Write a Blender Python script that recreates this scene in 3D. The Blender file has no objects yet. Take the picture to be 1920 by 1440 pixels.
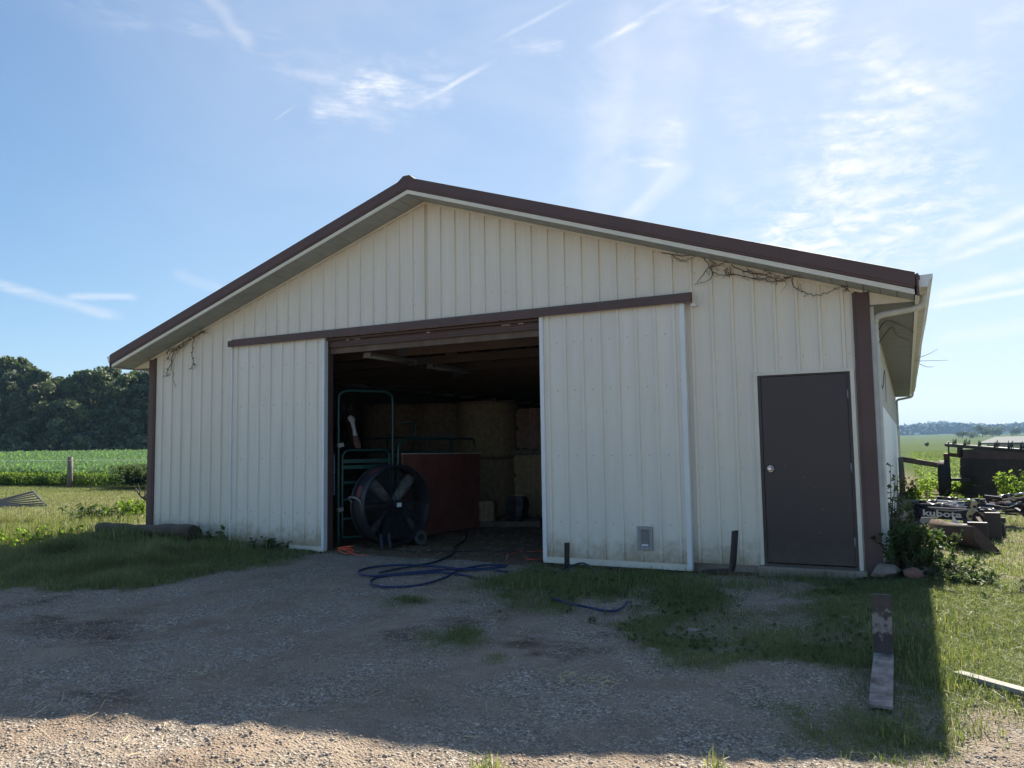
import bpy, bmesh, math, random
import numpy as np
from mathutils import Vector, Matrix, noise as mnoise
random.seed(7); rng = np.random.default_rng(7)
scene = bpy.context.scene
COL = scene.collection

# ------------------------------------------------------------------ camera
CAM = np.array([11.3527, -8.8549, 1.4274])
YAW, PITCH, ROLL, FPX = -0.4704, 0.0803, -0.0150, 1449.8
_f = np.array([math.sin(YAW)*math.cos(PITCH), math.cos(YAW)*math.cos(PITCH), math.sin(PITCH)])
_r = np.array([math.cos(YAW), -math.sin(YAW), 0.0])
_u = np.cross(_r, _f)
R_ = math.cos(ROLL)*_r + math.sin(ROLL)*_u
U_ = -math.sin(ROLL)*_r + math.cos(ROLL)*_u
F_ = _f
camd = bpy.data.cameras.new('camera'); cam = bpy.data.objects.new('camera', camd); COL.objects.link(cam)
cam.matrix_world = Matrix(((R_[0], U_[0], -F_[0], CAM[0]), (R_[1], U_[1], -F_[1], CAM[1]), (R_[2], U_[2], -F_[2], CAM[2]), (0, 0, 0, 1)))
camd.sensor_fit = 'HORIZONTAL'; camd.sensor_width = 36.0; camd.lens = 36.0*FPX/1920.0
camd.clip_start = 0.05; camd.clip_end = 12000
scene.camera = cam
scene.render.resolution_x = 1024; scene.render.resolution_y = 768

def ray(u, v): return F_ + R_*(u-960)/FPX - U_*(v-720)/FPX
def P(u, v, z=-0.05):           # a photo point taken down to height z
    d = ray(u, v); t = (z-CAM[2])/d[2]; return CAM + t*d
def D(u, v, d): return CAM + ray(u, v)*d     # a photo point at depth d metres
def Y(u, v, y):
    d = ray(u, v); return CAM + d*(y-CAM[1])/d[1]

# ------------------------------------------------------------------ light
SUN = Vector((0.045, 1.0, 0.76)).normalized()      # towards the sun
sun_el = math.asin(SUN.z); sun_az = math.atan2(SUN.x, SUN.y)
sd = bpy.data.lights.new('sun', 'SUN'); sd.energy = 2.5; sd.angle = math.radians(0.6); sd.color = (1.0, 0.93, 0.80)
so = bpy.data.objects.new('sun', sd); COL.objects.link(so)
so.rotation_euler = SUN.to_track_quat('Z', 'Y').to_euler()
so.location = (0, 0, 40)

world = bpy.data.worlds.new('World'); scene.world = world; world.use_nodes = True
wn = world.node_tree; wn.nodes.clear(); WN, WL = wn.nodes, wn.links
def _n(tree, t, **k):
    n = tree.nodes.new(t)
    for a, b in k.items(): setattr(n, a, b)
    return n
def wm(op, a, b=None, c=None, clamp=False):
    n = _n(wn, 'ShaderNodeMath', operation=op); n.use_clamp = clamp
    for i, x in enumerate((a, b, c)):
        if x is None: continue
        if isinstance(x, (int, float)): n.inputs[i].default_value = x
        else: WL.new(x, n.inputs[i])
    return n.outputs[0]
def wsmooth(x, a, b, lo=0.0, hi=1.0):
    n = _n(wn, 'ShaderNodeMapRange', interpolation_type='SMOOTHSTEP')
    WL.new(x, n.inputs[0])
    for i, q in enumerate((a, b, lo, hi)): n.inputs[i+1].default_value = q
    return n.outputs[0]
def wdot(vec, c):
    n = _n(wn, 'ShaderNodeVectorMath', operation='DOT_PRODUCT'); WL.new(vec, n.inputs[0]); n.inputs[1].default_value = tuple(c)
    return n.outputs['Value']
sky = _n(wn, 'ShaderNodeTexSky', sky_type='NISHITA'); sky.sun_disc = False
sky.sun_elevation = sun_el; sky.sun_rotation = sun_az
sky.altitude = 0; sky.air_density = 0.9; sky.dust_density = 0.15; sky.ozone_density = 5.0
tc = _n(wn, 'ShaderNodeTexCoord'); dirv = tc.outputs['Generated']
def wnoise(scale, detail=6, rough=.6, vec=None, stretch=None, dist=0.0):
    v = vec or dirv
    if stretch:
        mp = _n(wn, 'ShaderNodeMapping'); mp.inputs['Scale'].default_value = stretch[0]; mp.inputs['Rotation'].default_value = stretch[1]
        WL.new(v, mp.inputs[0]); v = mp.outputs[0]
    n = _n(wn, 'ShaderNodeTexNoise'); n.inputs['Scale'].default_value = scale; n.inputs['Detail'].default_value = detail
    n.inputs['Roughness'].default_value = rough; n.inputs['Distortion'].default_value = dist
    WL.new(v, n.inputs['Vector']); return n.outputs['Fac']
n_warp = wm('SUBTRACT', wnoise(9, 5), 0.5)
n_warp2 = wm('SUBTRACT', wnoise(28, 5), 0.5)
n_big = wnoise(4.0, 6, .62, stretch=((1, 1, 2.4), (0.2, 0.5, 0.3)), dist=.6)
n_fine = wnoise(15, 9, .70, stretch=((1.0, .8, 4.2), (0.25, 0.2, 0.1)), dist=.25)
n_fib = wnoise(26, 7, .65, stretch=((1.0, 0.35, 2.6), (0.1, 0.5, 0.6)), dist=.4)
fields = []
def band(u1, v1, u2, v2, wpx, I, warp=0.35, tex=None, soft=1.0, ends=0.18, ripple=None):
    a = Vector(ray(u1, v1)).normalized(); b = Vector(ray(u2, v2)).normalized()
    n = a.cross(b).normalized(); m = (b-a).normalized(); mid = (a+b).normalized()
    L = (b-a).length; w = wpx/FPX
    s = wdot(dirv, n); t = wdot(dirv, m); t0 = (a+b).dot(m)/2; t = wm('SUBTRACT', t, t0)
    if warp:
        s = wm('MULTIPLY_ADD', n_warp, warp*w*5, s); s = wm('MULTIPLY_ADD', n_warp2, warp*w*2.2, s)
        t = wm('MULTIPLY_ADD', n_warp2, warp*L*.6, t)
    x = wsmooth(wm('ABSOLUTE', s), w*(1-soft)*.9, w, 1, 0)
    e = wsmooth(wm('ABSOLUTE', t), L/2*(1-ends*2), L/2*(1+ends*.4), 1, 0)
    f = wm('MULTIPLY', x, e)
    front = wsmooth(wdot(dirv, mid), .2, .5)
    f = wm('MULTIPLY', f, front)
    if tex is not None: f = wm('MULTIPLY', f, tex)
    if ripple:
        q = wm('SINE', wm('MULTIPLY', wm('MULTIPLY_ADD', n_warp2, .05, wdot(dirv, ripple[0])), ripple[1]))
        f = wm('MULTIPLY', f, wm('MULTIPLY_ADD', q, .32, .68))
    fields.append(wm('MULTIPLY', f, I))
T1 = wsmooth(n_fine, .38, .72); T2 = wsmooth(n_fib, .35, .75); T3 = wsmooth(n_big, .35, .7)
band(1098, 98, 1290, -14, 9, .34, .25, wsmooth(n_fib, .2, .6), ends=.4); band(1110, 92, 1200, 38, 5, .10, .2, wsmooth(n_fib, .2, .6), ends=.4)
band(920, 82, 1095, -10, 6, .20, .25, wsmooth(n_fib, .15, .6), ends=.4); band(950, 85, 1065, 88, 22, .30, .3, T1)
band(513, 227, 556, 196, 2.4, .18, .05, ends=.35)
band(575, 225, 760, 160, 60, .50, .45, T1, 1.3); band(640, 190, 870, 130, 58, .48, .45, T1, 1.3); band(770, 200, 930, 114, 7, .34, .3, wsmooth(n_fib, .15, .6), ends=.4)
band(620, 215, 740, 235, 22, .35, .3, T2)
band(1270, -12, 1560, 90, 20, .24, .3, wsmooth(n_fib, .25, .65)); band(1540, 80, 1880, 225, 17, .24, .35, wsmooth(n_fine, .3, .6)); band(1300, 0, 1560, 60, 60, .30, .3, T2)
rip = Vector(U_)+Vector(R_)*.12
band(1530, 300, 1760, 150, 105, .62, .35, wsmooth(n_fine, .30, .66), ripple=(rip.normalized(), 330))
band(1480, 290, 1550, 350, 30, .38, .4, T1); band(1520, 370, 1600, 330, 30, .45, .4, T1)
band(1380, 580, 1880, 280, 260, .55, .25, T2); band(1480, 480, 1600, 250, 90, .35, .3, T2)
band(1735, 503, 1990, 415, 11, .34, .2, wsmooth(n_fib, .1, .6)); band(1730, 566, 1990, 500, 17, .48, .25, wsmooth(n_fib, .1, .6)); band(1730, 578, 1990, 535, 8, .45, .1); band(1750, 480, 1990, 360, 17, .32, .2); band(1750, 640, 1990, 600, 20, .2, .2)
band(-40, 528, 235, 598, 13, .42, .25, wsmooth(n_fib, .2, .6)); band(120, 556, 262, 556, 9, .38, .25); band(320, 505, 460, 560, 14, .14, .3)
band(1120, 60, 1150, 450, 90, .20, .35, wsmooth(n_big, .2, .6)); band(1280, -60, 1240, 380, 60, .17, .3, wsmooth(n_big, .2, .6)); band(1150, 430, 1275, 300, 14, .16, .2)
band(1140, 240, 1290, 255, 40, .45, .4, T1); band(1160, 290, 1270, 312, 14, .35, .4, T1)
band(1490, 50, 1600, -20, 30, .36, .4, T1); band(1860, 112, 1960, 103, 12, .36, .4, T1); band(1820, 60, 1960, 20, 40, .25, .3, T1)
band(300, 40, 420, 72, 17, .26, .35, T1); band(370, -20, 480, 90, 18, .16, .35); band(500, 130, 640, 150, 20, .14, .35, T2); band(100, -20, 300, 60, 50, .14, .3, T2)
band(1180, -20, 1195, 270, 70, .14, .35); band(1415, 510, 1505, 370, 34, .30, .35, T2); band(1540, 480, 1650, 370, 28, .26, .35, T2); band(1630, 490, 1750, 370, 28, .24, .35, T2); band(1180, 415, 1300, 300, 22, .16, .3); band(1600, 60, 1900, 180, 60, .28, .35, T2); band(1330, 130, 1480, 330, 60, .16, .35, T2); band(1400, 20, 1620, 130, 70, .26, .35, T1)
band(300, 0, 700, 160, 60, .12, .3, T2)
# a thin milky veil of high cirrus round the sun's side of the sky
sdot = wdot(dirv, tuple(SUN))
veil = wm('MULTIPLY', wsmooth(sdot, .40, 1.0), wsmooth(n_big, .15, .8, .55, 1.0))
fields.append(wm('MULTIPLY', veil, .36))
zc = wdot(dirv, (0, 0, 1))
tot = fields[0]
for f in fields[1:]: tot = wm('ADD', tot, f)
tot = wm('MINIMUM', tot, .92)
tot = wm('MULTIPLY', tot, wsmooth(zc, 0.0, .05))
sepd = wm('MULTIPLY_ADD', wsmooth(sdot, .3, 1.0), .5, 4.2)
cc = _n(wn, 'ShaderNodeCombineColor'); 
WL.new(sepd, cc.inputs[0]); WL.new(wm('MULTIPLY', sepd, 1.015), cc.inputs[1]); WL.new(wm('MULTIPLY', sepd, 1.06), cc.inputs[2])
tint = _n(wn, 'ShaderNodeMix', data_type='RGBA', blend_type='MULTIPLY'); tint.inputs[0].default_value = 1
WL.new(sky.outputs[0], tint.inputs[6]); tint.inputs[7].default_value = (.87, .965, 1.06, 1)
# thin air glare is soft-limited the same way over the whole sky
vm1 = _n(wn, 'ShaderNodeVectorMath', operation='MULTIPLY_ADD'); WL.new(tint.outputs[2], vm1.inputs[0]); vm1.inputs[1].default_value = (1/9.5,)*3; vm1.inputs[2].default_value = (1, 1, 1)
vm2 = _n(wn, 'ShaderNodeVectorMath', operation='DIVIDE'); WL.new(tint.outputs[2], vm2.inputs[0]); WL.new(vm1.outputs[0], vm2.inputs[1])
mx = _n(wn, 'ShaderNodeMix', data_type='RGBA'); WL.new(tot, mx.inputs[0]); WL.new(vm2.outputs[0], mx.inputs[6]); WL.new(cc.outputs[0], mx.inputs[7])
bg = _n(wn, 'ShaderNodeBackground'); bg.inputs['Strength'].default_value = 0.05
wo = _n(wn, 'ShaderNodeOutputWorld'); WL.new(mx.outputs[2], bg.inputs[0]); WL.new(bg.outputs[0], wo.inputs[0])
scene.view_settings.view_transform = 'Standard'; scene.view_settings.look = 'None'; scene.view_settings.gamma = 1.0
scene.view_settings.use_curve_mapping = False
scene.view_settings.exposure = 2.2

# ------------------------------------------------------------------ materials
def mat(name, base, rough=.7, metal=0.0, var=0.0, vscale=3.0, bump=0.0, bscale=60.0, dark=None, stretch=None, trans=0.0, spec=.5, tt=(1.5, 1.7, .7)):
    m = bpy.data.materials.new(name); m.use_nodes = True; t = m.node_tree; N, L = t.nodes, t.links
    b = N['Principled BSDF']; b.inputs['Roughness'].default_value = rough; b.inputs['Metallic'].default_value = metal
    b.inputs['Specular IOR Level'].default_value = spec
    b.inputs['Base Color'].default_value = (*base, 1)
    co = _n(t, 'ShaderNodeTexCoord').outputs['Object']
    if stretch:
        mp = _n(t, 'ShaderNodeMapping'); mp.inputs['Scale'].default_value = stretch; L.new(co, mp.inputs[0]); co = mp.outputs[0]
    if var or dark:
        nz = _n(t, 'ShaderNodeTexNoise'); nz.inputs['Scale'].default_value = vscale; nz.inputs['Detail'].default_value = 7; nz.inputs['Roughness'].default_value = .65
        L.new(co, nz.inputs['Vector'])
        r = _n(t, 'ShaderNodeValToRGB'); r.color_ramp.elements[0].position = .32; r.color_ramp.elements[1].position = .68
        d = dark or tuple(c*(1-var) for c in base); l = base if dark else tuple(min(1, c*(1+var)) for c in base)
        r.color_ramp.elements[0].color = (*d, 1); r.color_ramp.elements[1].color = (*l, 1)
        L.new(nz.outputs['Fac'], r.inputs[0]); L.new(r.outputs[0], b.inputs['Base Color'])
    if bump:
        n2 = _n(t, 'ShaderNodeTexNoise'); n2.inputs['Scale'].default_value = bscale; n2.inputs['Detail'].default_value = 5
        L.new(co, n2.inputs['Vector']); bp = _n(t, 'ShaderNodeBump'); bp.inputs['Strength'].default_value = bump; bp.inputs['Distance'].default_value = .01
        L.new(n2.outputs['Fac'], bp.inputs['Height']); L.new(bp.outputs[0], b.inputs['Normal'])
    if trans:
        tr = _n(t, 'ShaderNodeBsdfTranslucent'); ms = _n(t, 'ShaderNodeMixShader'); ms.inputs[0].default_value = trans
        src = b.inputs['Base Color'].links[0].from_socket if b.inputs['Base Color'].is_linked else None
        tint = _n(t, 'ShaderNodeMix', data_type='RGBA', blend_type='MULTIPLY'); tint.inputs[0].default_value = 1
        if src: L.new(src, tint.inputs[6])
        else: tint.inputs[6].default_value = (*base, 1)
        tint.inputs[7].default_value = (*tt, 1)
        L.new(tint.outputs[2], tr.inputs['Color'])
        L.new(b.outputs[0], ms.inputs[1]); L.new(tr.outputs[0], ms.inputs[2]); L.new(ms.outputs[0], N['Material Output'].inputs[0])
    return m
M = {}
def siding_mat(name, base, grime, gtop, gstr=.8):
    m = bpy.data.materials.new(name); m.use_nodes = True; t = m.node_tree; N, L = t.nodes, t.links; b = N['Principled BSDF']
    b.inputs['Roughness'].default_value = .42; b.inputs['Specular IOR Level'].default_value = .45
    g = _n(t, 'ShaderNodeNewGeometry'); sx = _n(t, 'ShaderNodeSeparateXYZ'); L.new(g.outputs['Position'], sx.inputs[0])
    mp = _n(t, 'ShaderNodeMapping'); mp.inputs['Scale'].default_value = (3.2, 3.2, .35); L.new(g.outputs['Position'], mp.inputs[0])
    nz = _n(t, 'ShaderNodeTexNoise'); nz.inputs['Scale'].default_value = 2.2; nz.inputs['Detail'].default_value = 6; L.new(mp.outputs[0], nz.inputs['Vector'])
    r = _n(t, 'ShaderNodeValToRGB'); r.color_ramp.elements[0].position = .3; r.color_ramp.elements[1].position = .7
    r.color_ramp.elements[0].color = (*(c*.95 for c in base), 1); r.color_ramp.elements[1].color = (*(min(1, c*1.03) for c in base), 1)
    L.new(nz.outputs['Fac'], r.inputs[0])
    n2 = _n(t, 'ShaderNodeTexNoise'); n2.inputs['Scale'].default_value = 7; n2.inputs['Detail'].default_value = 8; n2.inputs['Roughness'].default_value = .7
    L.new(g.outputs['Position'], n2.inputs['Vector'])
    hz = _n(t, 'ShaderNodeMapRange'); hz.inputs[1].default_value = 0.0; hz.inputs[2].default_value = gtop; hz.inputs[3].default_value = 1; hz.inputs[4].default_value = 0
    L.new(sx.outputs['Z'], hz.inputs[0])
    a = _n(t, 'ShaderNodeMath', operation='ADD'); L.new(hz.outputs[0], a.inputs[0]); L.new(n2.outputs['Fac'], a.inputs[1])
    s = _n(t, 'ShaderNodeMapRange', interpolation_type='SMOOTHSTEP'); s.inputs[1].default_value = .95; s.inputs[2].default_value = 1.6; s.inputs[4].default_value = gstr
    L.new(a.outputs[0], s.inputs[0])
    mxx = _n(t, 'ShaderNodeMix', data_type='RGBA'); L.new(s.outputs[0], mxx.inputs[0]); L.new(r.outputs[0], mxx.inputs[6]); mxx.inputs[7].default_value = (*grime, 1)
    nb = _n(t, 'ShaderNodeTexNoise'); nb.inputs['Scale'].default_value = 1.6; nb.inputs['Detail'].default_value = 2; L.new(mp.outputs[0], nb.inputs['Vector'])
    bp = _n(t, 'ShaderNodeBump'); bp.inputs['Strength'].default_value = .35; bp.inputs['Distance'].default_value = .02; L.new(nb.outputs['Fac'], bp.inputs['Height']); L.new(bp.outputs[0], b.inputs['Normal'])
    # small rust and dirt specks
    v = _n(t, 'ShaderNodeTexVoronoi'); v.inputs['Scale'].default_value = 5.0; L.new(g.outputs['Position'], v.inputs['Vector'])
    vs = _n(t, 'ShaderNodeMapRange'); vs.inputs[1].default_value = .035; vs.inputs[2].default_value = .06; vs.inputs[3].default_value = .35; vs.inputs[4].default_value = 0
    L.new(v.outputs['Distance'], vs.inputs[0])
    m2 = _n(t, 'ShaderNodeMix', data_type='RGBA'); L.new(vs.outputs[0], m2.inputs[0]); L.new(mxx.outputs[2], m2.inputs[6]); m2.inputs[7].default_value = (.28, .22, .17, 1)
    L.new(m2.outputs[2], b.inputs['Base Color'])
    return m
M['siding'] = siding_mat('cream_steel_siding', (.81, .725, .595), (.34, .25, .14), .80, .9)
M['sidedoor'] = siding_mat('sliding_door_steel', (.83, .75, .63), (.35, .25, .14), .78, .9)
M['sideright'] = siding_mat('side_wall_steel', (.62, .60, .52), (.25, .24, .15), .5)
M['wains'] = mat('white_wainscot', (.80, .80, .76), .5, var=.06, vscale=2)
M['brown'] = mat('brown_painted_steel', (.112, .063, .054), .62, var=.10, vscale=2.2)
M['doorbrown'] = siding_mat('brown_door_paint', (.056, .039, .036), (.15, .12, .09), .8, .45)
M['white'] = mat('white_trim', (.80, .78, .75), .4, var=.05, vscale=4)
M['cream'] = mat('cream_trim', (.76, .68, .55), .45, var=.08, vscale=4)
M['soffit'] = mat('grey_white_soffit', (.36, .38, .37), .6, var=.12, vscale=5)
M['eavesoffit'] = mat('grey_eave_soffit', (.20, .21, .215), .7, var=.12, vscale=5)
M['gutter'] = mat('weathered_gutter', (.55, .54, .50), .5, var=.15, vscale=5)
M['wood'] = mat('rough_wood', (.20, .14, .10), .85, dark=(.11, .08, .06), vscale=4, stretch=(1, 1, .25), bump=.4)
M['rafter'] = mat('pine_truss_wood', (.15, .10, .068), .85, dark=(.085, .058, .042), vscale=3, stretch=(.25, 1, 1))
M['greywood'] = mat('weathered_grey_wood', (.26, .21, .165), .9, dark=(.11, .10, .08), vscale=9, stretch=(.3, 1, 1), bump=.8, bscale=30)
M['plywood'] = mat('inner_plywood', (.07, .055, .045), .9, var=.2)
M['board'] = mat('red_brown_board', (.27, .085, .05), .8, dark=(.17, .06, .045), vscale=4, bump=.3)
M['green'] = mat('green_pipe_paint', (.012, .058, .048), .35, var=.15)
M['black'] = mat('black_paint', (.018, .019, .022), .45, var=.2)
M['blacksteel'] = mat('dark_gloss_steel', (.028, .022, .032), .25, metal=.25, var=.2)
M['drum'] = mat('fan_drum_black', (.024, .025, .029), .38, var=.4, vscale=6)
M['wheelgrey'] = mat('dusty_grey_wheel', (.10, .10, .10), .7)
M['rubber'] = mat('rubber', (.018, .018, .018), .8)
M['alu'] = mat('dusty_aluminium', (.33, .31, .28), .6, metal=.3, dark=(.13, .12, .11), vscale=12)
M['steel'] = mat('dull_steel', (.30, .29, .28), .5, metal=.6, var=.2)
M['chrome'] = mat('chrome_rod', (.65, .62, .68), .18, metal=.95)
M['rust'] = mat('rusty_steel', (.17, .085, .050), .8, dark=(.06, .04, .032), vscale=7, bump=.4)
M['bucket'] = mat('dark_rusty_bucket', (.095, .055, .038), .8, dark=(.045, .033, .028), vscale=6, bump=.4)
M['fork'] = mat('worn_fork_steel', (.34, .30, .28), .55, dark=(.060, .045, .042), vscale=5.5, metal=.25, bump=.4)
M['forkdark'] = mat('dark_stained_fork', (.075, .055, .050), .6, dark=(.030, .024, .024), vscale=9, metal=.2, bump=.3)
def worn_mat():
    m = mat('shaded_fork_scraped_paint', (.085, .062, .055), .6, dark=(.034, .027, .026), vscale=9, metal=.15, bump=.3); t = m.node_tree; N, L = t.nodes, t.links; b = N['Principled BSDF']
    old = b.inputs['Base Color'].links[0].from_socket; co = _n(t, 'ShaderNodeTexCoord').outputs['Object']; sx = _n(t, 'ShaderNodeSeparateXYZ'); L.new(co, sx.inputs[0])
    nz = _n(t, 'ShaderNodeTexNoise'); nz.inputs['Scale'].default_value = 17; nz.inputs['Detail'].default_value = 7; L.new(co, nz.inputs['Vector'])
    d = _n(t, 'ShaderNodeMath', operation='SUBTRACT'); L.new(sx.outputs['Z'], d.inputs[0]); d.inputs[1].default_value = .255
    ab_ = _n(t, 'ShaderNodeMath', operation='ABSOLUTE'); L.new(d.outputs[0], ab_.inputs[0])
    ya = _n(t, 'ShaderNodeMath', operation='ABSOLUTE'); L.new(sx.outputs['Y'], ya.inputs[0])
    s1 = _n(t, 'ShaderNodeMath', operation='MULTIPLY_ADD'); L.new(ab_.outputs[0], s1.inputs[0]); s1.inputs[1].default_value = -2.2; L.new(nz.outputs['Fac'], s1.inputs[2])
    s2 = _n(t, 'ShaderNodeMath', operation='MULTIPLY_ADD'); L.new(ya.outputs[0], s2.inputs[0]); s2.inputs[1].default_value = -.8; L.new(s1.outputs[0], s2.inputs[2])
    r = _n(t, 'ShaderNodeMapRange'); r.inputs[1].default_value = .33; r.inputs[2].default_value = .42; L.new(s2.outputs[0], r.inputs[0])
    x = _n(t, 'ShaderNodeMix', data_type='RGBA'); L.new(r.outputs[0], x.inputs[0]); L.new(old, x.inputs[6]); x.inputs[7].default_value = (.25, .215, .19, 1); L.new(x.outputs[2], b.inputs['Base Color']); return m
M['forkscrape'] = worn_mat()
M['forkskylit'] = mat('skylit_worn_fork_face', (.46, .40, .36), .55, dark=(.070, .050, .045), vscale=7.5, metal=.2, bump=.4, stretch=(1, 1, .7))  # wear, plus a paler tone standing in for sky light on the level blade
M['wagontop'] = mat('faded_wagon_beam', (.13, .095, .095), .8, dark=(.08, .06, .062), vscale=3)
M['wagon'] = mat('dark_wagon_paint', (.060, .048, .046), .8, dark=(.035, .030, .032), vscale=3, bump=.3)
M['hay'] = mat('hay', (.44, .31, .16), .95, dark=(.24, .165, .09), vscale=14, bump=1.0, bscale=45)
M['hay2'] = mat('old_brown_hay', (.34, .225, .13), .95, dark=(.17, .115, .07), vscale=12, bump=1.0, bscale=45)
M['hay3'] = mat('reddish_bagged_hay', (.31, .17, .12), .95, dark=(.17, .10, .075), vscale=8, bump=.8, bscale=40)
M['twine'] = mat('twine', (.45, .40, .26), .8)
M['orange'] = mat('orange_cord', (.85, .13, .05), .5)
M['blue'] = mat('blue_hose', (.010, .024, .085), .35)
M['darkhose'] = mat('dark_green_hose', (.016, .040, .050), .4)
M['label'] = mat('paper_label', (.75, .75, .72), .6)
M['redlabel'] = mat('red_sticker', (.16, .045, .04), .5)
M['galv'] = mat('dull_galvanised_tube', (.13, .13, .13), .5, metal=.3, var=.15)
M['horse'] = mat('dark_bay_coat', (.045, .018, .013), .5, var=.25)
M['mane'] = mat('black_mane', (.012, .010, .010), .6)
M['blaze'] = mat('white_blaze', (.82, .78, .72), .6, var=.08, vscale=20)
M['muzzle'] = mat('pink_muzzle', (.38, .20, .16), .6, dark=(.14, .06, .05), vscale=20)
M['stone'] = mat('field_stone', (.33, .27, .22), .85, dark=(.20, .15, .12), vscale=6, bump=.5)
M['redstone'] = mat('reddish_stone', (.32, .17, .12), .85, dark=(.21, .10, .07), vscale=6, bump=.5)
M['concrete'] = mat('concrete', (.34, .31, .26), .9, dark=(.20, .18, .14), vscale=5, bump=.5)
M['sill'] = mat('weathered_sill', (.38, .31, .24), .9, dark=(.22, .175, .135), vscale=5, stretch=(.4, 1, 1), bump=.4)
M['logwood'] = mat('old_pole_wood', (.19, .14, .10), .95, dark=(.085, .062, .048), vscale=7, stretch=(.4, 1, 1), bump=.9, bscale=25)
M['plank'] = mat('sunbleached_plank', (.34, .31, .27), .8, dark=(.22, .20, .17), vscale=6, stretch=(.3, 1, 1))
M['bark'] = mat('bark', (.10, .075, .055), .95, dark=(.05, .038, .03), vscale=5, bump=.7)
M['twig'] = mat('dead_vine', (.13, .10, .085), .9, var=.2)
M['deadleaf'] = mat('dead_vine_leaf', (.15, .10, .07), .9, var=.2, trans=.2)
M['roofgrey'] = mat('pale_metal_roof', (.20, .21, .21), .9, spec=.05, var=.08)
M['leaf'] = mat('tree_leaf', (.19, .215, .105), .6, dark=(.020, .040, .022), vscale=.75, trans=.18, spec=.25)
M['farleaf'] = mat('far_wood_leaf', (.040, .065, .040), .8, var=.3, vscale=.03)
M['bush'] = mat('weed_leaf', (.095, .14, .045), .65, dark=(.040, .070, .025), vscale=2.5, trans=.28, spec=.15)
M['corn'] = mat('corn_leaf', (.15, .225, .10), .40, dark=(.045, .095, .035), vscale=2.6, trans=.48, spec=.5, tt=(1.9, 2.2, 1.1))
M['weed'] = mat('field_weed', (.14, .19, .05), .8, dark=(.07, .11, .025), vscale=.8, trans=.58, spec=.05, tt=(2.3, 2.5, 1.2))
M['straw'] = mat('straw', (.50, .40, .22), .8, var=.25, vscale=8)
M['pebble'] = mat('gravel_stone', (.52, .45, .365), .85, dark=(.23, .19, .15), vscale=30)
M['tube'] = mat('lamp_tube_white', (.35, .34, .32), .4)
M['fixture'] = mat('dusty_fixture', (.22, .21, .20), .6)
M['plasticgrey'] = mat('grey_plastic', (.34, .33, .31), .55)
M['clear'] = mat('smoked_flap', (.22, .21, .20), .3)
M['gold'] = mat('yellow_sticker', (.50, .42, .22), .6)
def grass_mat(name, c1, c2, c3, trans=.35):
    m = bpy.data.materials.new(name); m.use_nodes = True; t = m.node_tree; N, L = t.nodes, t.links; b = N['Principled BSDF']
    b.inputs['Roughness'].default_value = .55; b.inputs['Specular IOR Level'].default_value = .3
    a = _n(t, 'ShaderNodeAttribute', attribute_name='tone'); r = _n(t, 'ShaderNodeValToRGB')
    e = r.color_ramp.elements; e[0].color = (*c1, 1); e[1].color = (*c3, 1); e[1].position = 1.0; k = e.new(.55); k.color = (*c2, 1)
    L.new(a.outputs['Fac'], r.inputs[0]); L.new(r.outputs[0], b.inputs['Base Color'])
    tr = _n(t, 'ShaderNodeBsdfTranslucent'); ms = _n(t, 'ShaderNodeMixShader'); ms.inputs[0].default_value = trans
    ti = _n(t, 'ShaderNodeMix', data_type='RGBA', blend_type='MULTIPLY'); ti.inputs[0].default_value = 1; ti.inputs[7].default_value = (1.5, 1.6, .7, 1)
    L.new(r.outputs[0], ti.inputs[6]); L.new(ti.outputs[2], tr.inputs['Color'])
    L.new(b.outputs[0], ms.inputs[1]); L.new(tr.outputs[0], ms.inputs[2]); L.new(ms.outputs[0], N['Material Output'].inputs[0])
    return m
M['grass'] = grass_mat('grass_blade', (.085, .115, .048), (.165, .20, .080), (.36, .31, .19))

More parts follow.
